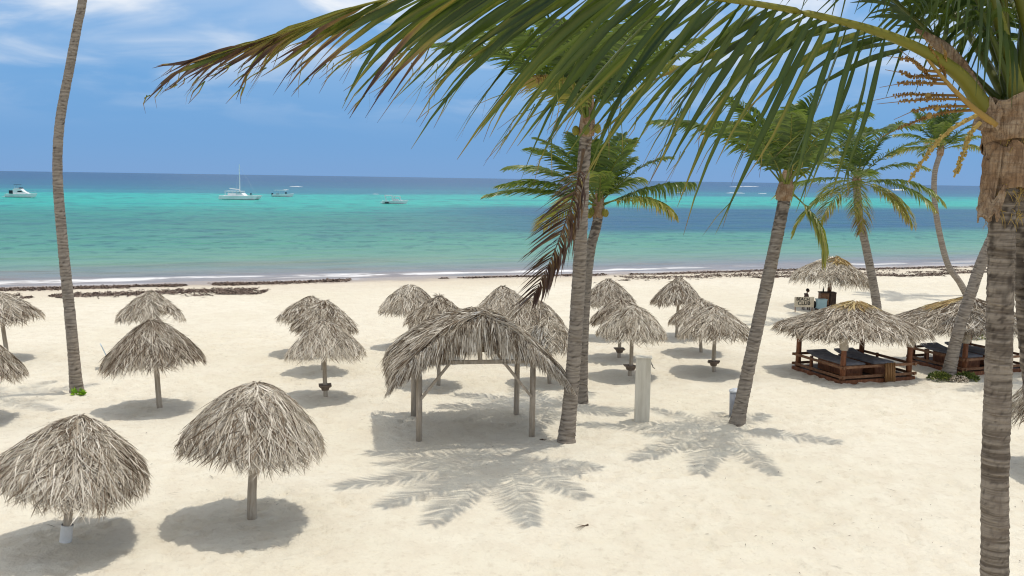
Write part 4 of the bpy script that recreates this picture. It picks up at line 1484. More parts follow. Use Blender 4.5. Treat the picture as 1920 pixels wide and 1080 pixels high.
def palm(label, path, r0, r1, flare, crown, seed, fronds, L, ring=0.13, extra=(), nuts=0, wind=(-0.10, 0, 0), dark_top=1.2, n=14, ll=0.85, droopy=False, lowel=78, W=0.024, shaft=0.55):
    base = np.array(path[0], float)
    base[2] = float(gz(base[0], base[1]))
    t = thing('coconut_palm', label, 'palm tree', tuple(base), group=PALM_GROUP)
    pth = [np.array(p, float) for p in path]
    pth[0] = pth[0] + np.array([0, 0, -0.25])
    me, Q = trunk_mesh(pth, base, r0, r1, flare, ring, seed, n, 0.025, dark_top)
    obj('trunk', me, M['trunk'], t)
    rng = random.Random(seed)
    top = np.array(path[-1], float) - base
    dirv = top - (np.array(path[-2], float) - base)
    dirv /= np.linalg.norm(dirv)
    # fibrous sheath round the crown base, a spear of young leaves above
    mb = MB()
    c0 = Vector(top - dirv * 0.35)
    up = Vector(dirv * 0.6 + np.array([0, 0, 0.5])).normalized()
    mb.tube([c0, c0 + up * 0.2, c0 + up * 0.45, c0 + up * (0.45 + shaft)], [r1 * 1.08, r1 * 1.38, r1 * 1.25, r1 * 0.5], 12, jit=0.35, seed=seed)
    mb.build('crown_sheath', M['sheath'], t, True)
    cc = np.array(c0) + np.array(up) * 0.4
    k = 0
    for i in range(fronds):
        f = (i + 0.5) / fronds
        el = 86 - (104 if droopy else lowel) * f ** 0.95 + rng.uniform(-7, 7)
        az = i * 137.5 + seed * 40 + rng.uniform(-12, 12)
        tint = 0.20 + 0.20 * f + (0.14 if f > 0.8 else 0) + rng.uniform(-0.05, 0.05)
        ln = L * (0.72 + 0.28 * min(1, f * 3)) * rng.uniform(0.9, 1.06)
        off = np.array([math.cos(math.radians(az)), math.sin(math.radians(az)), 0]) * r1 * 0.7 + np.array([0, 0, 0.32 * (1 - f)])
        V, F, T = frond_geo(cc + off, az, el, ln, 34 + 22 * f + rng.uniform(-8, 8), ll, W, 0.22 + 0.34 * f, seed * 100 + i, tint, 56, wind, r0=0.04, tip_yellow=0.18 + 0.4 * (f > 0.6) * rng.random())
        obj('frond', mesh('frond', V, F, T), M['leaf'], t)
    for (b, az, el, ln, bend, ti, dp, *wx) in extra:
        V, F, T = frond_geo(cc + np.array(b), az, el, ln, bend, ll * (0.9 if ti > 0.8 else 1), W, dp, seed * 100 + 70 + k, ti, int(56 * max(1, ln / 3.3)), wx[0] if wx else wind, r0=0.04)
        o = obj('frond', mesh('frond', V, F, T), M['leaf'], t)
        if ti > 0.8:
            o['label'] = 'dead brown frond hanging down along the trunk'
        k += 1
    for i in range(nuts):
        a = rng.uniform(0, 2 * PI)
        mb = MB()
        q = cc + np.array([math.cos(a) * (r1 + 0.14), math.sin(a) * (r1 + 0.14), -0.15 - 0.22 * rng.random()])
        mb.ball(tuple(q), (0.10, 0.10, 0.135), 10, 7, t=rng.uniform(0.2, 0.6))
        mb.build('coconut', M['petiole'], t, True)
    return t


palm('slim tall palm at far left whose wavy bare trunk runs out of the top',
     [(-14.75, 32.06, 0), (-14.89, 32.06, 2.53), (-15.05, 32.06, 5.05), (-15.14, 32.06, 7.36), (-15.0, 32.06, 9.11), (-14.62, 32.06, 10.84), (-14.31, 32.06, 12.21), (-14.11, 32.06, 13.06), (-13.74, 32.06, 15.3)],
     0.20, 0.125, 0.12, None, 1, 16, 3.6)
palm('tall centre palm with a dead brown frond hanging down its trunk',
     [(1.6, 26.86, 0), (1.76, 26.80, 2.03), (1.86, 26.55, 5.0), (1.88, 26.1, 7.9), (1.94, 25.8, 9.0)],
     0.225, 0.165, 0.12, None, 2, 10, 3.2, dark_top=2.2, lowel=48, wind=(-0.10, 0, 0), W=0.037, ll=1.0,
     extra=[((-0.1, -0.2, -0.75), 252, -66, 4.0, 12, 0.95, 0.55, (-0.22, 0, 0)), ((0, -0.1, 0.1), 217, 40, 4.5, 50, 0.22, 0.35), ((0, -0.1, 0.05), 243, 44, 4.8, 54, 0.22, 0.35), ((0, -0.1, 0), 262, 42, 5.4, 54, 0.22, 0.35), ((0.05, -0.1, 0), 287, 42, 5.6, 54, 0.22, 0.35), ((0.1, -0.1, 0), 312, 44, 4.4, 50, 0.22, 0.35), ((0.1, 0, 0.1), -12, 46, 3.6, 46, 0.22, 0.35), ((-0.1, 0, 0.1), 170, 52, 3.6, 46, 0.22, 0.4)], nuts=5, shaft=0.9)
palm('shorter palm close behind the tall centre palm, green coconuts under its crown',
     [(2.41, 31.86, 0), (2.43, 31.86, 2.83), (2.56, 31.86, 4.98), (2.78, 31.86, 6.05), (2.82, 31.86, 6.6)],
     0.20, 0.16, 0.08, None, 3, 15, 3.1, dark_top=2.0, nuts=6, W=0.032, ll=0.95,
     extra=[((-0.1, -0.1, 0), 186, 22, 3.3, 42, 0.30, 0.35), ((0.1, -0.1, 0), -6, 26, 3.4, 30, 0.30, 0.75), ((0.0, -0.1, 0), 40, 55, 2.6, 40, 0.3, 0.4)])
palm('palm leaning to the right with the waste bin at its foot',
     [(7.05, 29.3, 0), (7.45, 29.3, 2.28), (7.91, 29.3, 4.94), (8.19, 29.3, 6.7), (8.26, 29.3, 7.3)],
     0.215, 0.185, 0.09, None, 4, 8, 3.2, dark_top=1.8, lowel=42, wind=(-0.06, 0, 0), W=0.038, ll=0.95,
     extra=[((0.2, -0.2, -0.2), -20, -40, 2.0, 45, 0.52, 0.7), ((0, -0.1, 0), 232, 44, 4.8, 56, 0.28, 0.4), ((0, -0.1, 0), 258, 46, 5.2, 58, 0.28, 0.4), ((0, -0.1, 0), 282, 46, 5.2, 58, 0.28, 0.4), ((0.1, 0, 0), -20, 46, 4.4, 50, 0.28, 0.4), ((-0.1, 0, 0.1), 178, 50, 4.3, 58, 0.34, 0.5)])
palm('bushy palm behind the gazebo with yellow lower fronds',
     [(20.01, 51.84, 0), (19.79, 51.84, 1.32), (19.15, 51.84, 3.92), (18.6, 51.84, 5.93), (18.40, 51.84, 7.6)],
     0.25, 0.19, 0.05, None, 5, 19, 4.3, dark_top=0.6, wind=(-0.05, 0, 0), ll=1.0, W=0.034, droopy=True,
     extra=[((0, -0.2, -0.2), 265, -35, 3.0, 45, 0.68, 0.6), ((0.2, -0.1, -0.1), -25, 12, 4.6, 60, 0.40, 0.5), ((-0.2, -0.1, -0.1), 215, -20, 3.2, 50, 0.62, 0.5), ((0.2, -0.1, -0.1), -40, -15, 3.3, 50, 0.62, 0.5)])
palm('thin far palm with a bow-shaped trunk rising behind the right-hand gazebo',
     [(31.29, 65.21, 0), (30.57, 65.21, 0.91), (29.57, 65.21, 2.36), (28.63, 65.21, 5.6), (28.36, 65.21, 8.11), (28.70, 65.21, 9.8)],
     0.22, 0.17, 0.05, None, 6, 16, 3.3, dark_top=0.0, wind=(-0.02, 0, 0), ll=0.95, W=0.036)
palm('grey palm trunk leaning steeply right out of green ground shrubs',
     [(17.12, 37.08, 0), (17.42, 37.08, 1.66), (17.83, 37.08, 3.34), (18.33, 37.08, 5.01), (19.56, 37.08, 7.9), (22.3, 37.08, 11.4)],
     0.235, 0.18, 0.18, None, 7, 14, 3.2, dark_top=0.6)


# ------------------------------------------------------------------ the near palm
def near_palm():
    base = np.array([4.12, 7.5, float(gz(4.12, 7.5))])
    t = thing('coconut_palm', 'nearest palm on the right, thick trunk and huge frond sweeping across the top', 'palm tree', tuple(base), group=PALM_GROUP)
    pth = [(4.12, 7.5, -0.25), (4.06, 7.5, 2.2), (3.96, 7.5, 4.35), (3.905, 7.5, 5.15), (3.87, 7.5, 6.02), (3.83, 7.5, 6.87), (3.80, 7.5, 7.37), (3.77, 7.5, 8.0)]
    me, Q = trunk_mesh(pth, base, 0.125, 0.095, 0.10, 0.062, 11, 30, 0.020, dark_top=2.2, scar=0.20)
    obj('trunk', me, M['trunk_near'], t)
    # ---- main frond
    rac = np.array([(3.66, 7.46, 8.02), (3.56, 7.45, 8.12), (3.36, 7.4, 8.33), (2.99, 7.3, 8.51), (2.45, 7.15, 8.65), (1.61, 6.9, 8.75), (0.47, 6.6, 8.78), (-0.41, 6.35, 8.70), (-0.97, 6.2, 8.57), (-1.37, 6.08, 8.40), (-1.84, 5.92, 8.21)]) - base
    R, L = smooth_path(rac, 60)
    tt = np.linspace(0, 1, 60)
    mb = MB()
    mb.tube(R, [float(np.interp(x, [0, 0.05, 0.13, 0.25, 0.5, 1], [0.085, 0.058, 0.042, 0.027, 0.016, 0.003])) for x in tt], 10, t=0.42)
    fr = mb.build('frond', M['petiole'], t, True)
    fr['label'] = 'huge windblown frond with a thick yellow-green stalk'
    rng = np.random.default_rng(5)
    D = np.gradient(R, axis=0)
    D /= np.linalg.norm(D, axis=1, keepdims=True)
    ip = lambda A, x: np.array([np.interp(x, tt, A[:, k]) for k in range(3)])
    K = 9
    q = np.linspace(0, 1, K)

    def leaflet(x, row):
        p = ip(R, x)
        d = ip(D, x)
        key = [0.10, 0.2, 0.33, 0.5, 0.64, 0.8, 0.93, 1.0]
        lx = np.interp(x, key, [-0.05, -0.22, -0.58, -0.76, -0.84, -0.90, -0.95, -0.97])
        lz = np.interp(x, key, [-1.0, -0.99, -0.88, -0.68, -0.54, -0.44, -0.36, -0.30])
        ln = np.interp(x, key, [0.62, 1.05, 1.36, 1.42, 1.22, 0.88, 0.62, 0.48]) * rng.uniform(0.88, 1.08)
        if row == 0:
            dv = np.array([lx, -0.16, lz])
        else:
            lift = np.interp(x, [0.1, 0.22, 0.36, 0.5, 1.0], [0.95, 0.85, 0.35, 0.16, 0.05])
            dv = np.array([lx - 0.35 * lift, 0.36 + 0.25 * lift, lz + 1.05 * lift])
        dv = dv + rng.normal(0, 0.055, 3)
        dv /= np.linalg.norm(dv)
        bendv = np.array([-0.05 + 0.10 * (x > 0.3), 0, -0.20 - 0.25 * (row == 1) * (x < 0.3)]) * rng.uniform(0.4, 1.6)
        bendv += rng.normal(0, 0.04, 3)
        C = p + dv * (ln * q)[:, None] + bendv * (ln * q ** 2.4)[:, None]
        C = C + np.cross(dv, [0, 1, 0]) * (0.018 * np.sin(q * rng.uniform(4, 8) + rng.uniform(0, 6)) * q)[:, None]
        tg = np.gradient(C, axis=0)
        tg /= np.linalg.norm(tg, axis=1, keepdims=True)
        w = d * 0.9 + np.array([0, 0.30 * (1 if row else -1), 0.15]) + rng.normal(0, 0.2, 3)
        w = w - tg * (tg @ w)[:, None]
        w /= np.linalg.norm(w, axis=1, keepdims=True)
        nrm = np.cross(w, tg)
        tw = rng.normal(0, 0.35) + rng.normal(0, 0.9) * q
        w2 = w * np.cos(tw)[:, None] + nrm * np.sin(tw)[:, None]
        nrm = np.cross(w2, tg)
        W = np.interp(x, [0.1, 0.3, 0.6, 1.0], [0.022, 0.029, 0.027, 0.017]) * rng.uniform(0.8, 1.15)
        prof = np.interp(q, [0, 0.12, 0.35, 0.7, 0.88, 1], [0.35, 0.85, 1.0, 0.62, 0.26, 0.05]) * W
        fold = 0.45
        A = C + w2 * prof[:, None] + nrm * (prof * fold)[:, None]
        B = C - w2 * prof[:, None] + nrm * (prof * fold)[:, None]
        V = np.stack([A, C, B], 1).reshape(-1, 3)
        F = []
        for k in range(K - 1):
            F += [(3 * k, 3 * k + 3, 3 * k + 4, 3 * k + 1), (3 * k + 1, 3 * k + 4, 3 * k + 5, 3 * k + 2)]
        tb = 0.02 + 0.42 * rng.random() ** 1.6 + 0.46 * np.clip((x - 0.62) / 0.3, 0, 1) * rng.uniform(0.4, 1.4)
        torn = x > 0.66 and rng.random() < 0.6
        tn = tb + 0.30 * q ** 3 + (0.55 * np.clip((q - 0.35) * 1.6, 0, 1) if torn else 0) + 0.35 * np.clip((q - 0.86) * 7, 0, 1) * rng.random()
        T = np.repeat(np.clip(tn, 0, 1), 3)
        T[1::3] = np.clip(T[1::3] + 0.16, 0, 1)
        V, T = list(map(tuple, V)), list(T)
        # frayed threads at the end
        for s in range(rng.integers(0, 4)):
            k0 = int(rng.integers(K - 4, K - 1))
            b = C[k0] + w2[k0] * prof[k0] * rng.uniform(-1, 1)
            dd = tg[k0] + w2[k0] * rng.normal(0, 0.32) + nrm[k0] * rng.normal(0, 0.22) + np.array([0, 0, -0.12])
            lt = ln * rng.uniform(0.10, 0.22)
            m0 = len(V)
            ww = 0.0045
            for kk, (f_, wq) in enumerate(((0, 1.0), (0.5, 0.8), (1, 0.2))):
                c = b + dd * lt * f_ + np.array([rng.normal(0, 0.012), 0, -0.10 * lt * f_ * f_])
                V += [tuple(c + w2[k0] * ww * wq), tuple(c - w2[k0] * ww * wq)]
                T += [min(1.0, 0.35 + 0.6 * f_ + tb * 0.2)] * 2
            F += [(m0, m0 + 2, m0 + 3, m0 + 1), (m0 + 2, m0 + 4, m0 + 5, m0 + 3)]
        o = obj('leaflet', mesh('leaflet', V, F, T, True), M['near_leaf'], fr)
    xs0 = 0.195 + 0.805 * np.linspace(0, 1, 68) ** 0.97
    for x in xs0:
        leaflet(float(min(1, x + rng.normal(0, 0.002))), 0)
    for x in 0.15 + 0.845 * np.linspace(0, 1, 56) ** 0.97:
        leaflet(float(min(1, x + rng.normal(0, 0.002))), 1)
    # ---- the other fronds of the crown
    cc = np.array([3.76, 7.52, 8.05]) - base
    for k, (b, az, el, ln, bend, ti, *ex) in enumerate([((0.08, 0.06, 0.05), 100, 82, 4.4, 40, 0.2), ((0.04, -0.10, 0.1), 198, 62, 3.6, 30, 0.2, 0.45, 1.25), ((0.0, 0.08, 0.12), 176, 44, 3.9, 20, 0.22, 0.6, 0.35), ((0.06, 0.05, 0.15), 150, 70, 3.8, 30, 0.2, 0.5, 1.0), ((0.12, 0.0, 0.1), 60, 74, 4.3, 60, 0.22), ((0.16, -0.06, 0.1), -30, 62, 4.2, 70, 0.22),
                                                   ((0.10, 0.12, 0.1), 110, 55, 4.2, 60, 0.25), ((0.15, 0.1, 0.0), 35, 35, 4.2, 60, 0.28),
                                                   ((0.0, 0.0, 0.3), 120, 86, 3.6, 30, 0.3)]):
        V, F, T = frond_geo(cc + np.array(b), az, el, ln, bend, 1.05, 0.022, ex[1] if ex else 0.75, 900 + k, ti, 62, (-0.06, 0, 0), r0=0.03 if ex else 0.048, t0=0.12 if ex else 0.2, K=6, spread=ex[0] if ex else 0.85)
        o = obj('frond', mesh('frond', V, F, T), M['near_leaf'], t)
    # bare green leaf stalks at the right of the crown
    for pts, rr in (([(3.84, 7.42, 8.02), (3.80, 7.40, 8.2), (3.72, 7.4, 8.46), (3.58, 7.42, 8.89), (3.40, 7.45, 9.35)], (0.075, 0.055, 0.045, 0.035, 0.025)),
                    ([(3.97, 7.44, 8.1), (3.93, 7.45, 8.5), (3.80, 7.46, 8.92), (3.6, 7.5, 9.4)], (0.07, 0.05, 0.04, 0.03))):
        mb = MB()
        P, _ = smooth_path(np.array(pts) - base, 16)
        mb.tube(P, [float(np.interp(k / 15, np.linspace(0, 1, len(rr)), rr)) for k in range(16)], 10, t=0.25)
        mb.build('leaf_stalk', M['petiole'], t, True)
    # woody flower spathe behind the stalk
    mb = MB()
    P, _ = smooth_path(np.array([(3.70, 7.56, 7.98), (3.52, 7.56, 8.28), (3.36, 7.55, 8.48), (3.18, 7.54, 8.62), (3.06, 7.53, 8.68)]) - base, 14)
    mb.tube(P, [float(np.interp(k / 13, [0, 0.3, 0.7, 1], [0.06, 0.066, 0.055, 0.012])) for k in range(14)], 12, jit=0.12)
    mb.build('flower_spathe', M['sheath'], t, True)
    # flowering stalk with beaded side branches
    mb = MB()
    S, _ = smooth_path(np.array([(3.64, 7.36, 7.96), (3.46, 7.33, 8.07), (3.30, 7.32, 8.20), (3.16, 7.32, 8.34), (3.05, 7.33, 8.47)]) - base, 20)
    mb.tube(S, [0.026 - 0.0008 * k for k in range(20)], 8, t=0.6)
    fl = mb.build('inflorescence', M['flower'], t, True)
    rr = random.Random(3)

    for k, (rx_, rz_, mx_, mz_, ex, ez) in enumerate([(3.10, 8.34, 2.93, 8.42, 2.74, 8.44), (3.06, 8.31, 2.92, 8.33, 2.76, 8.35), (3.10, 8.26, 2.90, 8.25, 2.69, 8.21), (3.26, 8.18, 2.92, 8.17, 2.67, 8.12),
                                                  (3.26, 8.15, 2.93, 8.12, 2.68, 8.09), (3.34, 8.10, 3.02, 8.06, 2.82, 7.98), (3.34, 8.08, 2.93, 7.93, 2.72, 7.83), (3.26, 8.30, 3.12, 8.46, 3.00, 8.60),
                                                  (3.22, 8.36, 3.20, 8.46, 3.14, 8.54), (3.18, 8.28, 3.05, 8.38, 2.86, 8.50)]):
        yy = 7.36 + rr.uniform(-.05, .08)
        k0 = int(np.argmin(np.abs(S[:, 2] + base[2] - rz_ + 0.01)))
        P, _ = smooth_path(np.vstack([S[k0] + base, (rx_ * 0.75 + mx_ * 0.25, yy, rz_ * 0.75 + mz_ * 0.25), (mx_, yy - 0.06, mz_), (ex, yy - 0.1, ez)]) - base, 60)
        mb = MB()
        mb.tube(P, [float(np.interp(j / 59, [0, 0.15, 0.65, 0.72, 1], [0.012, 0.011, 0.0065, 0.0035, 0.002])) for j in range(60)], 6, t=0.3)
        for j in range(10, 45):
            for s_ in range(2):
                aa = rr.uniform(0, 2 * PI)
                rad = float(np.interp(j, [6, 44], [0.017, 0.012]))
                mb.ball(tuple(P[j] + np.array([rr.uniform(-.004, .004), rad * math.cos(aa), rad * math.sin(aa)])), (0.006, 0.006, 0.009), 5, 3, t=rr.uniform(0.05, 0.65))
        mb.build('spikelet', M['flower'], fl, False)
    for k, (x, z) in enumerate(((3.17, 8.075), (3.12, 8.02), (3.10, 8.165))):
        mb = MB()
        mb.ball(tuple(np.array([x, 7.33, z]) - base), (0.022, 0.022, 0.025), 10, 7, t=0.6)
        mb.build('young_coconut', M['flower'], t, True)
    for pts in ([(3.42, 7.22, 8.02), (3.22, 7.2, 7.90), (3.08, 7.2, 7.74), (2.94, 7.2, 7.52)], [(3.47, 7.25, 7.97), (3.40, 7.25, 7.88), (3.36, 7.25, 7.74), (3.30, 7.25, 7.56)]):
        P, _ = smooth_path(np.array(pts) - base, 30)
        mb = MB()
        mb.tube(P, [0.016 - 0.0003 * k for k in range(30)], 7, t=0.75)
        for k in range(3, 28):
            for s in range(3):
                a = rr.uniform(0, 2 * PI)
                mb.ball(tuple(P[k] + np.array([0.018 * math.cos(a), 0.018 * math.sin(a), rr.uniform(-.008, .008)])), 0.010, 5, 3, t=rr.uniform(0.6, 1.0))
        mb.build('old_flower_stalk', M['flower'], t, False)
    # cloth-like leaf sheath wrapped round the top of the trunk
    def wrap(cx, cy, z0, z1, r0, r1, a0, a1, seed, lean=(0, 0), rag=0.05):
        n, m = 26, 16
        A, Z = np.meshgrid(np.linspace(a0, a1, n), np.linspace(0, 1, m))
        r = r0 + (r1 - r0) * Z + 0.016 * vnoise(A, Z, 0.5, seed) + 0.012 * vnoise(A, Z * 2, 0.22, seed + 1)
        z = z0 + (z1 - z0) * Z + rag * vnoise(A, Z * 0, 0.35, seed + 2) * (1 - Z) + rag * vnoise(A, Z * 0, 0.3, seed + 3) * Z
        x = cx + r * np.cos(A) + lean[0] * (1 - Z)
        y = cy + r * np.sin(A) + lean[1] * (1 - Z)
        V = np.stack([x, y, z], -1).reshape(-1, 3) - base
        i = np.arange(n * m).reshape(m, n)
        F = np.stack([i[:-1, :-1], i[:-1, 1:], i[1:, 1:], i[1:, :-1]], -1).reshape(-1, 4)
        o = obj('fibre_sheath', mesh('fibre_sheath', V, F, None, True), M['sheath'], t)
        sd = o.modifiers.new('solid', 'SOLIDIFY')
        sd.thickness = 0.012
    wrap(3.83, 7.5, 7.47, 7.83, 0.165, 0.185, -PI * 1.0, PI * 0.6, 1)
    wrap(3.83, 7.5, 7.86, 8.18, 0.20, 0.215, -PI * 0.93, PI * 0.5, 5)
    wrap(3.78, 7.52, 7.76, 8.02, 0.145, 0.165, -PI * 1.2, PI * 0.8, 9)
    wrap(3.76, 7.48, 7.27, 7.74, 0.085, 0.13, -PI * 1.15, -PI * 0.62, 13, (-0.075, -0.05), 0.09)
    wrap(3.72, 7.44, 7.24, 7.46, 0.10, 0.115, -PI * 1.05, -PI * 0.45, 23, (-0.04, -0.03), 0.10)
    wrap(3.66, 7.45, 7.92, 8.14, 0.10, 0.09, -PI * 1.1, -PI * 0.4, 17, (-0.04, 0))
    mb = MB()
    for k in range(110):
        a = rr.uniform(-PI, 0.2)
        b = np.array([3.81 + 0.13 * math.cos(a), 7.5 + 0.15 * math.sin(a), rr.choice((7.46, 7.46, 7.84, 7.28)) + rr.uniform(-.04, .05)]) - base
        e = b + np.array([rr.uniform(-.07, .05), rr.uniform(-.04, .02), rr.uniform(-.12, 0.02)])
        mb.tube([b, (b + e) / 2 + np.array([0, -0.015, 0]), e], [0.003, 0.002, 0.001], 4, False, t=0.7)
    tag(mb.build('loose_fibres', M['flower'], t), kind='stuff')


near_palm()


def edge_palm():
    base = np.array([4.75, 7.95, float(gz(4.75, 7.95))])
    t = thing('coconut_palm', 'dark brown palm trunk at the right edge close behind the nearest palm', 'palm tree', tuple(base), group=PALM_GROUP)
    pth = [(4.75, 7.95, -0.25), (4.60, 7.95, 4.4), (4.48, 7.92, 5.4), (4.37, 7.9, 6.0), (4.29, 7.9, 6.5), (4.23, 7.9, 7.05), (4.21, 7.9, 7.6), (4.22, 7.9, 8.1)]
    me, Q = trunk_mesh(pth, base, 0.115, 0.095, 0.1, 0.075, 17, 24, 0.035, dark_top=3.2, scar=0.45)
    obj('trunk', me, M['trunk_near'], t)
    for k in range(14):
        a = -PI * (0.1 + 0.9 * k / 14)
        z = 6.5 + 1.0 * ((k * 0.381) % 1)
        c = np.array([4.24 + 0.085 * math.cos(a), 7.9 + 0.085 * math.sin(a), z]) - base
        mb = MB()
        mb.box(tuple(c), (0.05, 0.07, 0.06), a, 0.5, taper=0.45)
        mb.build('leaf_base_stub', M['trunk_near'], t)
    cc = np.array([4.22, 7.9, 8.1]) - base
    for k, (az, el, ln, bend, ti) in enumerate([(30, 70, 4.2, 60, 0.25), (75, 45, 4.2, 60, 0.25), (-20, 40, 4.2, 70, 0.3), (130, 75, 4.0, 40, 0.25), (-50, 20, 3.8, 60, 0.35), (10, 5, 3.8, 50, 0.4)]):
        V, F, T = frond_geo(cc + np.array([0.05, 0, 0.1]), az, el, ln, bend, 1.0, 0.024, 0.7, 950 + k, ti, 54, (-0.05, 0, 0), r0=0.048, t0=0.2, K=6)
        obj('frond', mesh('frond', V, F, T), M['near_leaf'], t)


edge_palm()


# ------------------------------------------------------------------ shrubs and sprouts
def shrub(name, label, cat, x, y, rx, ry, h, n, size, mat, seed):
    rng = np.random.default_rng(seed)
    t = thing(name, label, cat, (x, y, float(gz(x, y))))
    a = rng.uniform(0, 2 * PI, n)
    r = np.sqrt(rng.random(n))
    zc = h * np.sqrt(np.clip(1 - r * r, 0, 1)) * rng.uniform(0.35, 1.0, n)
    c = np.stack([rx * r * np.cos(a), ry * r * np.sin(a), zc + 0.02], 1)
    d = rng.normal(0, 1, (n, 3)) + np.stack([np.cos(a), np.sin(a), np.full(n, 0.6)], 1)
    d /= np.linalg.norm(d, axis=1, keepdims=True)
    w = np.cross(d, rng.normal(0, 1, (n, 3)))
    w /= np.linalg.norm(w, axis=1, keepdims=True)
    s = size * rng.uniform(0.6, 1.3, n)[:, None]
    V = np.stack([c, c + d * s * 0.5 + w * s * 0.28, c + d * s, c + d * s * 0.5 - w * s * 0.28], 1).reshape(-1, 3)
    F = np.arange(4 * n).reshape(n, 4)
    k = obj('foliage', mesh('foliage', V, F, np.repeat(rng.random(n), 4)), mat, t)
    tag(k, kind='stuff')
    for q in range(5):
        mb = MB()
        aa = rng.uniform(0, 2 * PI)
        mb.tube([(0, 0, -0.05), (0.3 * rx * math.cos(aa), 0.3 * ry * math.sin(aa), h * 0.4), (0.6 * rx * math.cos(aa), 0.6 * ry * math.sin(aa), h * 0.62)], [0.015, 0.011, 0.006], 5)
        mb.build('stem', M['twig'], t)


shrub('ground_shrub', 'green ground shrub left of the foot of the leaning grey palm', 'shrub', 16.72, 36.75, 0.48, 0.36, 0.30, 700, 0.10, M['shrub'], 61)
shrub('ground_shrub', 'green ground shrub right of the foot of the leaning grey palm', 'shrub', 17.75, 36.80, 0.46, 0.34, 0.28, 700, 0.10, M['shrub'], 62)
shrub('dry_plant', 'pale greyish dry plant between two green shrubs at a palm foot', 'plant', 17.28, 36.45, 0.36, 0.24, 0.20, 420, 0.09, M['thatch'], 63)
shrub('ground_shrub', 'small green bush on the sand just behind the right-hand gazebo', 'shrub', 22.55, 46.5, 0.6, 0.4, 0.55, 600, 0.14, M['shrub'], 64)
shrub('green_sprout', 'tiny bright green sprout at the foot of the leftmost palm', 'plant', -14.55, 31.68, 0.16, 0.14, 0.18, 60, 0.17, M['sprout'], 65)


# ------------------------------------------------------------------ boats
def hull_mesh(L, B, H, keel=-0.25, n=14, bow=0.55, sheer=0.35, y0=0.0, stern=0.9):
    V, F = [], []
    for k in range(n):
        q = k / (n - 1)
        x = -L / 2 + L * q
        b = B / 2 * (stern + (1 - stern) * min(1, q * 4)) * (1 - max(0, (q - bow) / (1 - bow)) ** 2.2 * 0.985)
        zd = H + sheer * max(0, q - 0.3) ** 1.6
        xr = x + 0.0
        kz = keel + (0.5 * max(0, (q - 0.75) / 0.25) ** 2) * (H - keel)
        xs = x + 0.06 * L * max(0, (q - 0.7) / 0.3) ** 2
        V += [(x, y0, kz), (x, y0 + b * 0.72, kz * 0.5 + 0.05), (xs, y0 + b, zd), (xs, y0, zd + 0.04), (xs, y0 - b, zd), (x, y0 - b * 0.72, kz * 0.5 + 0.05)]
    for k in range(n - 1):
        for j in range(6):
            F.append((6 * k + j, 6 * k + 6 + j, 6 * k + 6 + (j + 1) % 6, 6 * k + (j + 1) % 6))
    F += [(5, 4, 3, 2, 1, 0), tuple(6 * (n - 1) + j for j in range(6))]
    return mesh('hull', V, F)


def prism(pts, w, y0=0.0, taper=1.0):
    n = len(pts)
    V = [(x, y0 - w / 2, z) for x, z in pts] + [(x, y0 + w / 2, z) for x, z in pts]
    F = [tuple(range(n)), tuple(range(2 * n - 1, n - 1, -1))] + [(k + n, (k + 1) % n + n, (k + 1) % n, k) for k in range(n)]
    return V, F


def part(t, name, mat, fn):
    mb = MB()
    fn(mb)
    return mb.build(name, M[mat], t)


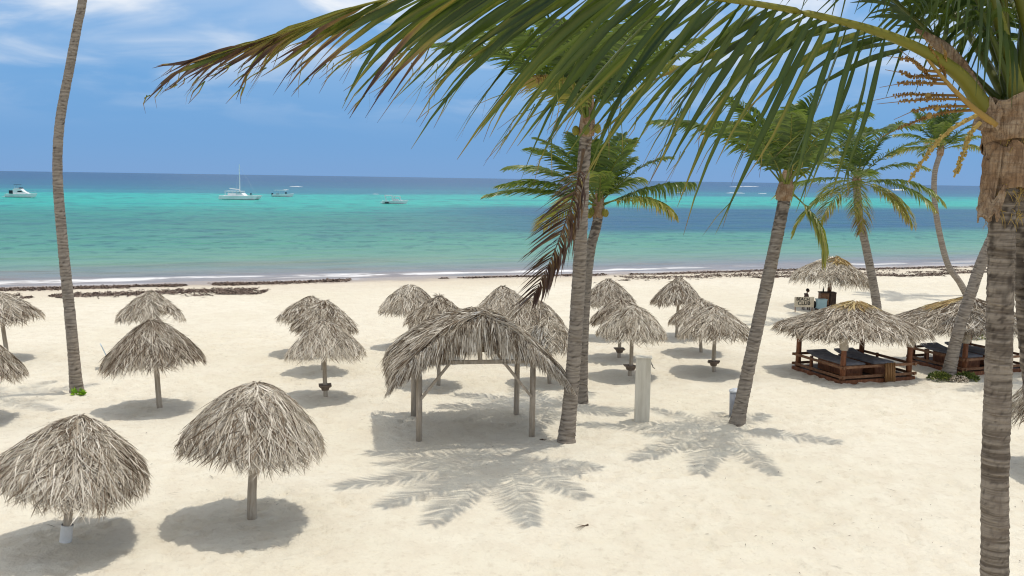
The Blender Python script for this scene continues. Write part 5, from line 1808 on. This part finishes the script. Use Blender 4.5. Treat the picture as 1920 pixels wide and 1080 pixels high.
def boats():
    G = 'boats moored off the beach'
    zs = SEA_Z
    t = thing('motor_cruiser', 'white motor cruiser with a dark cabin window, leftmost boat', 'boat', (-144.8, 283.4, zs), (0, 0, 0.06), G)
    obj('hull', hull_mesh(8.4, 2.8, 0.95, sheer=0.5), M['white'], t)
    part(t, 'swim_platform', 'white', lambda m: m.box((-4.5, 0, 0.25), (0.9, 2.3, 0.14)))
    part(t, 'boot_stripe', 'antifoul', lambda m: m.box((-0.4, 0, 0.02), (7.0, 2.56, 0.14)))
    part(t, 'cabin', 'white', lambda m: m.add(*prism([(-1.9, 0.9), (2.5, 1.1), (1.1, 1.75), (0.2, 2.55), (-1.4, 2.65), (-1.9, 2.4)], 2.0)))
    part(t, 'side_window', 'boatdark', lambda m: m.add(*prism([(-0.6, 1.55), (0.95, 1.55), (0.5, 1.92), (-0.5, 1.92)], 2.06)))
    part(t, 'windscreen', 'boatdark', lambda m: m.box((0.0, 0, 2.75), (0.6, 1.5, 0.28)))
    part(t, 'cockpit_enclosure', 'boatdark', lambda m: m.box((-2.5, 0, 1.55), (1.1, 1.9, 1.0)))
    part(t, 'bimini_top', 'antifoul', lambda m: m.box((-0.9, 0, 3.75), (1.5, 1.7, 0.08)))
    for sx in (-1.5, -0.4):
        for sy in (-0.7, 0.7):
            part(t, 'bimini_pole', 'steel', lambda m: m.bar((sx, sy, 2.5), (sx, sy, 3.75), 0.05))
    for k in range(5):
        part(t, 'rail_stanchion', 'steel', lambda m: m.bar((2.2 + 0.5 * k, -1.0 + 0.17 * k, 1.2), (2.2 + 0.5 * k, -1.0 + 0.17 * k, 1.75), 0.04))
    part(t, 'bow_rail', 'steel', lambda m: m.bar((2.1, -1.02, 1.75), (4.3, -0.3, 1.8), 0.05))

    t = thing('sailing_catamaran', 'white sailing catamaran with a tall bare mast', 'boat', (-84.4, 297.5, zs), (0, 0, 0.0), G)
    for sy in (-2.4, 2.4):
        obj('hull', hull_mesh(11.2, 1.5, 1.15, keel=-0.3, sheer=0.25, y0=0), M['white'], t, (0, sy, 0))
        part(t, 'boot_stripe', 'antifoul', lambda m: m.box((0.2, sy, 0.02), (9.6, 1.36, 0.22)))
    part(t, 'bridge_deck', 'white', lambda m: m.box((-1.0, 0, 1.0), (7.6, 4.4, 0.35)))
    part(t, 'trampoline', 'antifoul', lambda m: m.box((3.9, 0, 1.25), (2.4, 3.2, 0.05)))
    part(t, 'cabin_wall', 'white', lambda m: m.add(*prism([(-3.2, 1.15), (2.0, 1.15), (1.0, 2.0), (-3.2, 2.0)], 4.0)))
    part(t, 'cabin_window', 'cooler', lambda m: m.add(*prism([(-0.6, 1.55), (1.3, 1.55), (0.8, 2.15), (-0.6, 2.15)], 4.1)))
    part(t, 'hard_top', 'white', lambda m: m.box((-1.6, 0, 2.52), (5.2, 4.2, 0.16)))
    for sx in (-4.0, -1.6, 0.7):
        for sy in (-1.9, 1.9):
            part(t, 'top_post', 'white', lambda m: m.bar((sx, sy, 1.2), (sx, sy, 2.5), 0.13))
    part(t, 'mast', 'white', lambda m: m.tube([(0.0, 0, 1.2), (0.0, 0, 6), (-0.1, 0, 10.9)], [0.14, 0.12, 0.08], 8))
    part(t, 'spreader', 'steel', lambda m: m.bar((0, -0.9, 6.4), (0, 0.9, 6.4), 0.06))
    part(t, 'boom', 'white', lambda m: m.bar((-0.2, 0, 3.05), (-3.2, 0.2, 3.35), 0.28))
    for sy in (-2.0, 2.0):
        part(t, 'shroud', 'steel', lambda m: m.bar((-0.8, sy, 1.3), (-0.05, 0, 10.6), 0.025))
    part(t, 'forestay', 'steel', lambda m: m.bar((5.2, 0, 1.3), (-0.05, 0, 10.4), 0.025))
    part(t, 'outboard_motor', 'boatdark', lambda m: m.box((-4.6, -2.3, 0.7), (0.5, 0.5, 0.7)))
    part(t, 'windlass', 'boatdark', lambda m: m.box((3.6, -0.8, 1.75), (0.45, 0.4, 0.4)))
    part(t, 'stern_steps', 'white', lambda m: (m.box((-5.3, -2.4, 0.35), (0.9, 1.2, 0.5)), m.box((-5.3, 2.4, 0.35), (0.9, 1.2, 0.5))))

    t = thing('canopy_boat', 'small open white boat with a flat white awning right of the catamaran', 'boat', (-82.4, 344.4, zs), (0, 0, -0.05), G)
    obj('hull', hull_mesh(7.2, 2.3, 0.75, sheer=0.75), M['white'], t)
    part(t, 'boot_stripe', 'antifoul', lambda m: m.box((-0.4, 0, 0.0), (6.0, 2.1, 0.14)))
    part(t, 'awning', 'white', lambda m: m.box((-0.9, 0, 2.3), (4.0, 2.1, 0.14), 0, 0))
    for sx in (-2.5, -0.8, 0.8):
        for sy in (-0.95, 0.95):
            part(t, 'awning_pole', 'steel', lambda m: m.bar((sx, sy, 0.7), (sx, sy, 2.25), 0.06))
    part(t, 'outboard_motor', 'boatdark', lambda m: (m.box((-3.75, 0, 0.85), (0.5, 0.6, 0.8)), m.box((-3.8, 0, 0.25), (0.3, 0.2, 0.6))))
    part(t, 'console', 'cooler', lambda m: m.box((-1.9, 0, 1.0), (0.7, 1.0, 0.6)))
    part(t, 'helm_seat', 'boatdark', lambda m: m.box((1.2, 0, 1.35), (0.5, 0.7, 0.5)))

    t = thing('rail_boat', 'white open boat with two box-shaped rail frames, rightmost boat', 'boat', (-34.0, 276.0, zs), (0, 0, 0.03), G)
    obj('hull', hull_mesh(7.0, 2.4, 0.8, sheer=0.5), M['white'], t)
    part(t, 'swim_platform', 'white', lambda m: m.box((-3.6, 0, 0.35), (0.8, 2.1, 0.2)))
    part(t, 'boot_stripe', 'antifoul', lambda m: m.box((-0.3, 0, 0.0), (5.9, 2.2, 0.14)))
    part(t, 'engine_hatch', 'boatdark', lambda m: m.box((-2.1, -1.16, 0.3), (1.1, 0.1, 0.32)))
    for (x0, x1, zt, sl) in ((-2.6, -0.8, 2.35, -0.25), (-0.1, 1.5, 2.15, 0.25)):
        for sy in (-1.0, 1.0):
            part(t, 'arch_post', 'white', lambda m: m.bar((x0 + 0.25, sy, 0.7), (x0 - (0.2 if sl < 0 else 0), sy, zt), 0.13))
            part(t, 'arch_post', 'white', lambda m: m.bar((x1 + 0.35, sy, 0.7), (x1, sy, zt), 0.13))
            part(t, 'arch_rail', 'white', lambda m: m.bar((x0 - 0.2, sy, zt), (x1, sy, zt), 0.15))
        part(t, 'arch_roof', 'white', lambda m: m.box(((x0 + x1) / 2 - 0.1, 0, zt + 0.06), (x1 - x0 + 0.2, 2.0, 0.06)))
    part(t, 'seat_block', 'white', lambda m: m.box((0.3, 0, 1.05), (1.6, 1.6, 0.6)))
    part(t, 'bow_deck', 'white', lambda m: m.box((2.2, 0, 0.98), (1.4, 1.2, 0.2), 0, 0))


boats()


# ------------------------------------------------------------------ litter on the sand
def litter():
    x, y = 1.55, 20.3
    z = float(gz(x, y))
    t = thing('dry_branch', 'dry bent palm stalk on the sand at the tip of the big palm shadow', 'branch', (x, y, z))
    mb = MB()
    mb.tube([(-0.35, 0.18, 0.01), (-0.1, 0.06, 0.02), (0.12, -0.03, 0.03), (0.2, 0.0, 0.05)], [0.006, 0.011, 0.016, 0.02], 6)
    mb.build('stalk', M['twig'], t)
    mb = MB()
    for k in range(5):
        mb.tube([(0.05 + 0.02 * k, -0.03, 0.03), (0.02 * k - 0.1, -0.12 - 0.04 * k, 0.02)], [0.004, 0.002], 4)
    mb.build('side_twigs', M['twig'], t)
    x, y = 0.95, 27.05
    t = thing('dead_leaf', 'dark curled leaf lying on the sand in the shade of the open hut', 'leaf', (x, y, float(gz(x, y))))
    mb = MB()
    mb.tube([(-0.16, 0.1, 0.02), (0.0, 0.0, 0.04), (0.1, -0.05, 0.015)], [0.008, 0.035, 0.006], 6)
    mb.build('leaf_blade', M['twig'], t)
    mb = MB()
    mb.tube([(0.0, 0.0, 0.03), (0.12, 0.04, 0.05)], [0.01, 0.006], 5)
    mb.build('leaf_stem', M['twig'], t)
    rng = np.random.default_rng(77)
    n = 1500
    X = rng.uniform(-17, 19, n)
    Y = 16 + 30 * rng.random(n) ** 1.3
    keep = (vnoise(X, Y, 3.0, 40) + 0.5 * vnoise(X, Y, 0.9, 41)) > 0.12
    X, Y = X[keep], Y[keep]
    n = len(X)
    th = rng.uniform(0, PI, n)
    L = rng.uniform(0.012, 0.06, n) * np.where(rng.random(n) < 0.08, 2.6, 1)
    W = rng.uniform(0.004, 0.010, n)
    z = gz(X, Y) + 0.03
    d = np.stack([np.cos(th), np.sin(th), np.zeros(n)], 1)
    s = np.stack([-np.sin(th), np.cos(th), np.zeros(n)], 1)
    c = np.stack([X, Y, z], 1)
    V = np.zeros((n, 3, 2, 3))
    for k, (a, h, w) in enumerate(((-1, 0.0, 0.5), (0, 0.006, 1), (1, 0.0, 0.3))):
        q = c + d * (L * a)[:, None] + np.array([0, 0, h])
        V[:, k, 0] = q + s * (W * w)[:, None]
        V[:, k, 1] = q - s * (W * w)[:, None]
    i = np.arange(n * 6).reshape(n, 3, 2)
    F = np.stack([i[:, :-1, 0], i[:, 1:, 0], i[:, 1:, 1], i[:, :-1, 1]], -1).reshape(-1, 4)
    o = obj('beach_litter', mesh('beach_litter', V, F, np.repeat(rng.random(n), 6)), M['weed'])
    tag(o, 'scattered dark bits of twig and leaf on the sand', 'litter', kind='stuff')


litter()
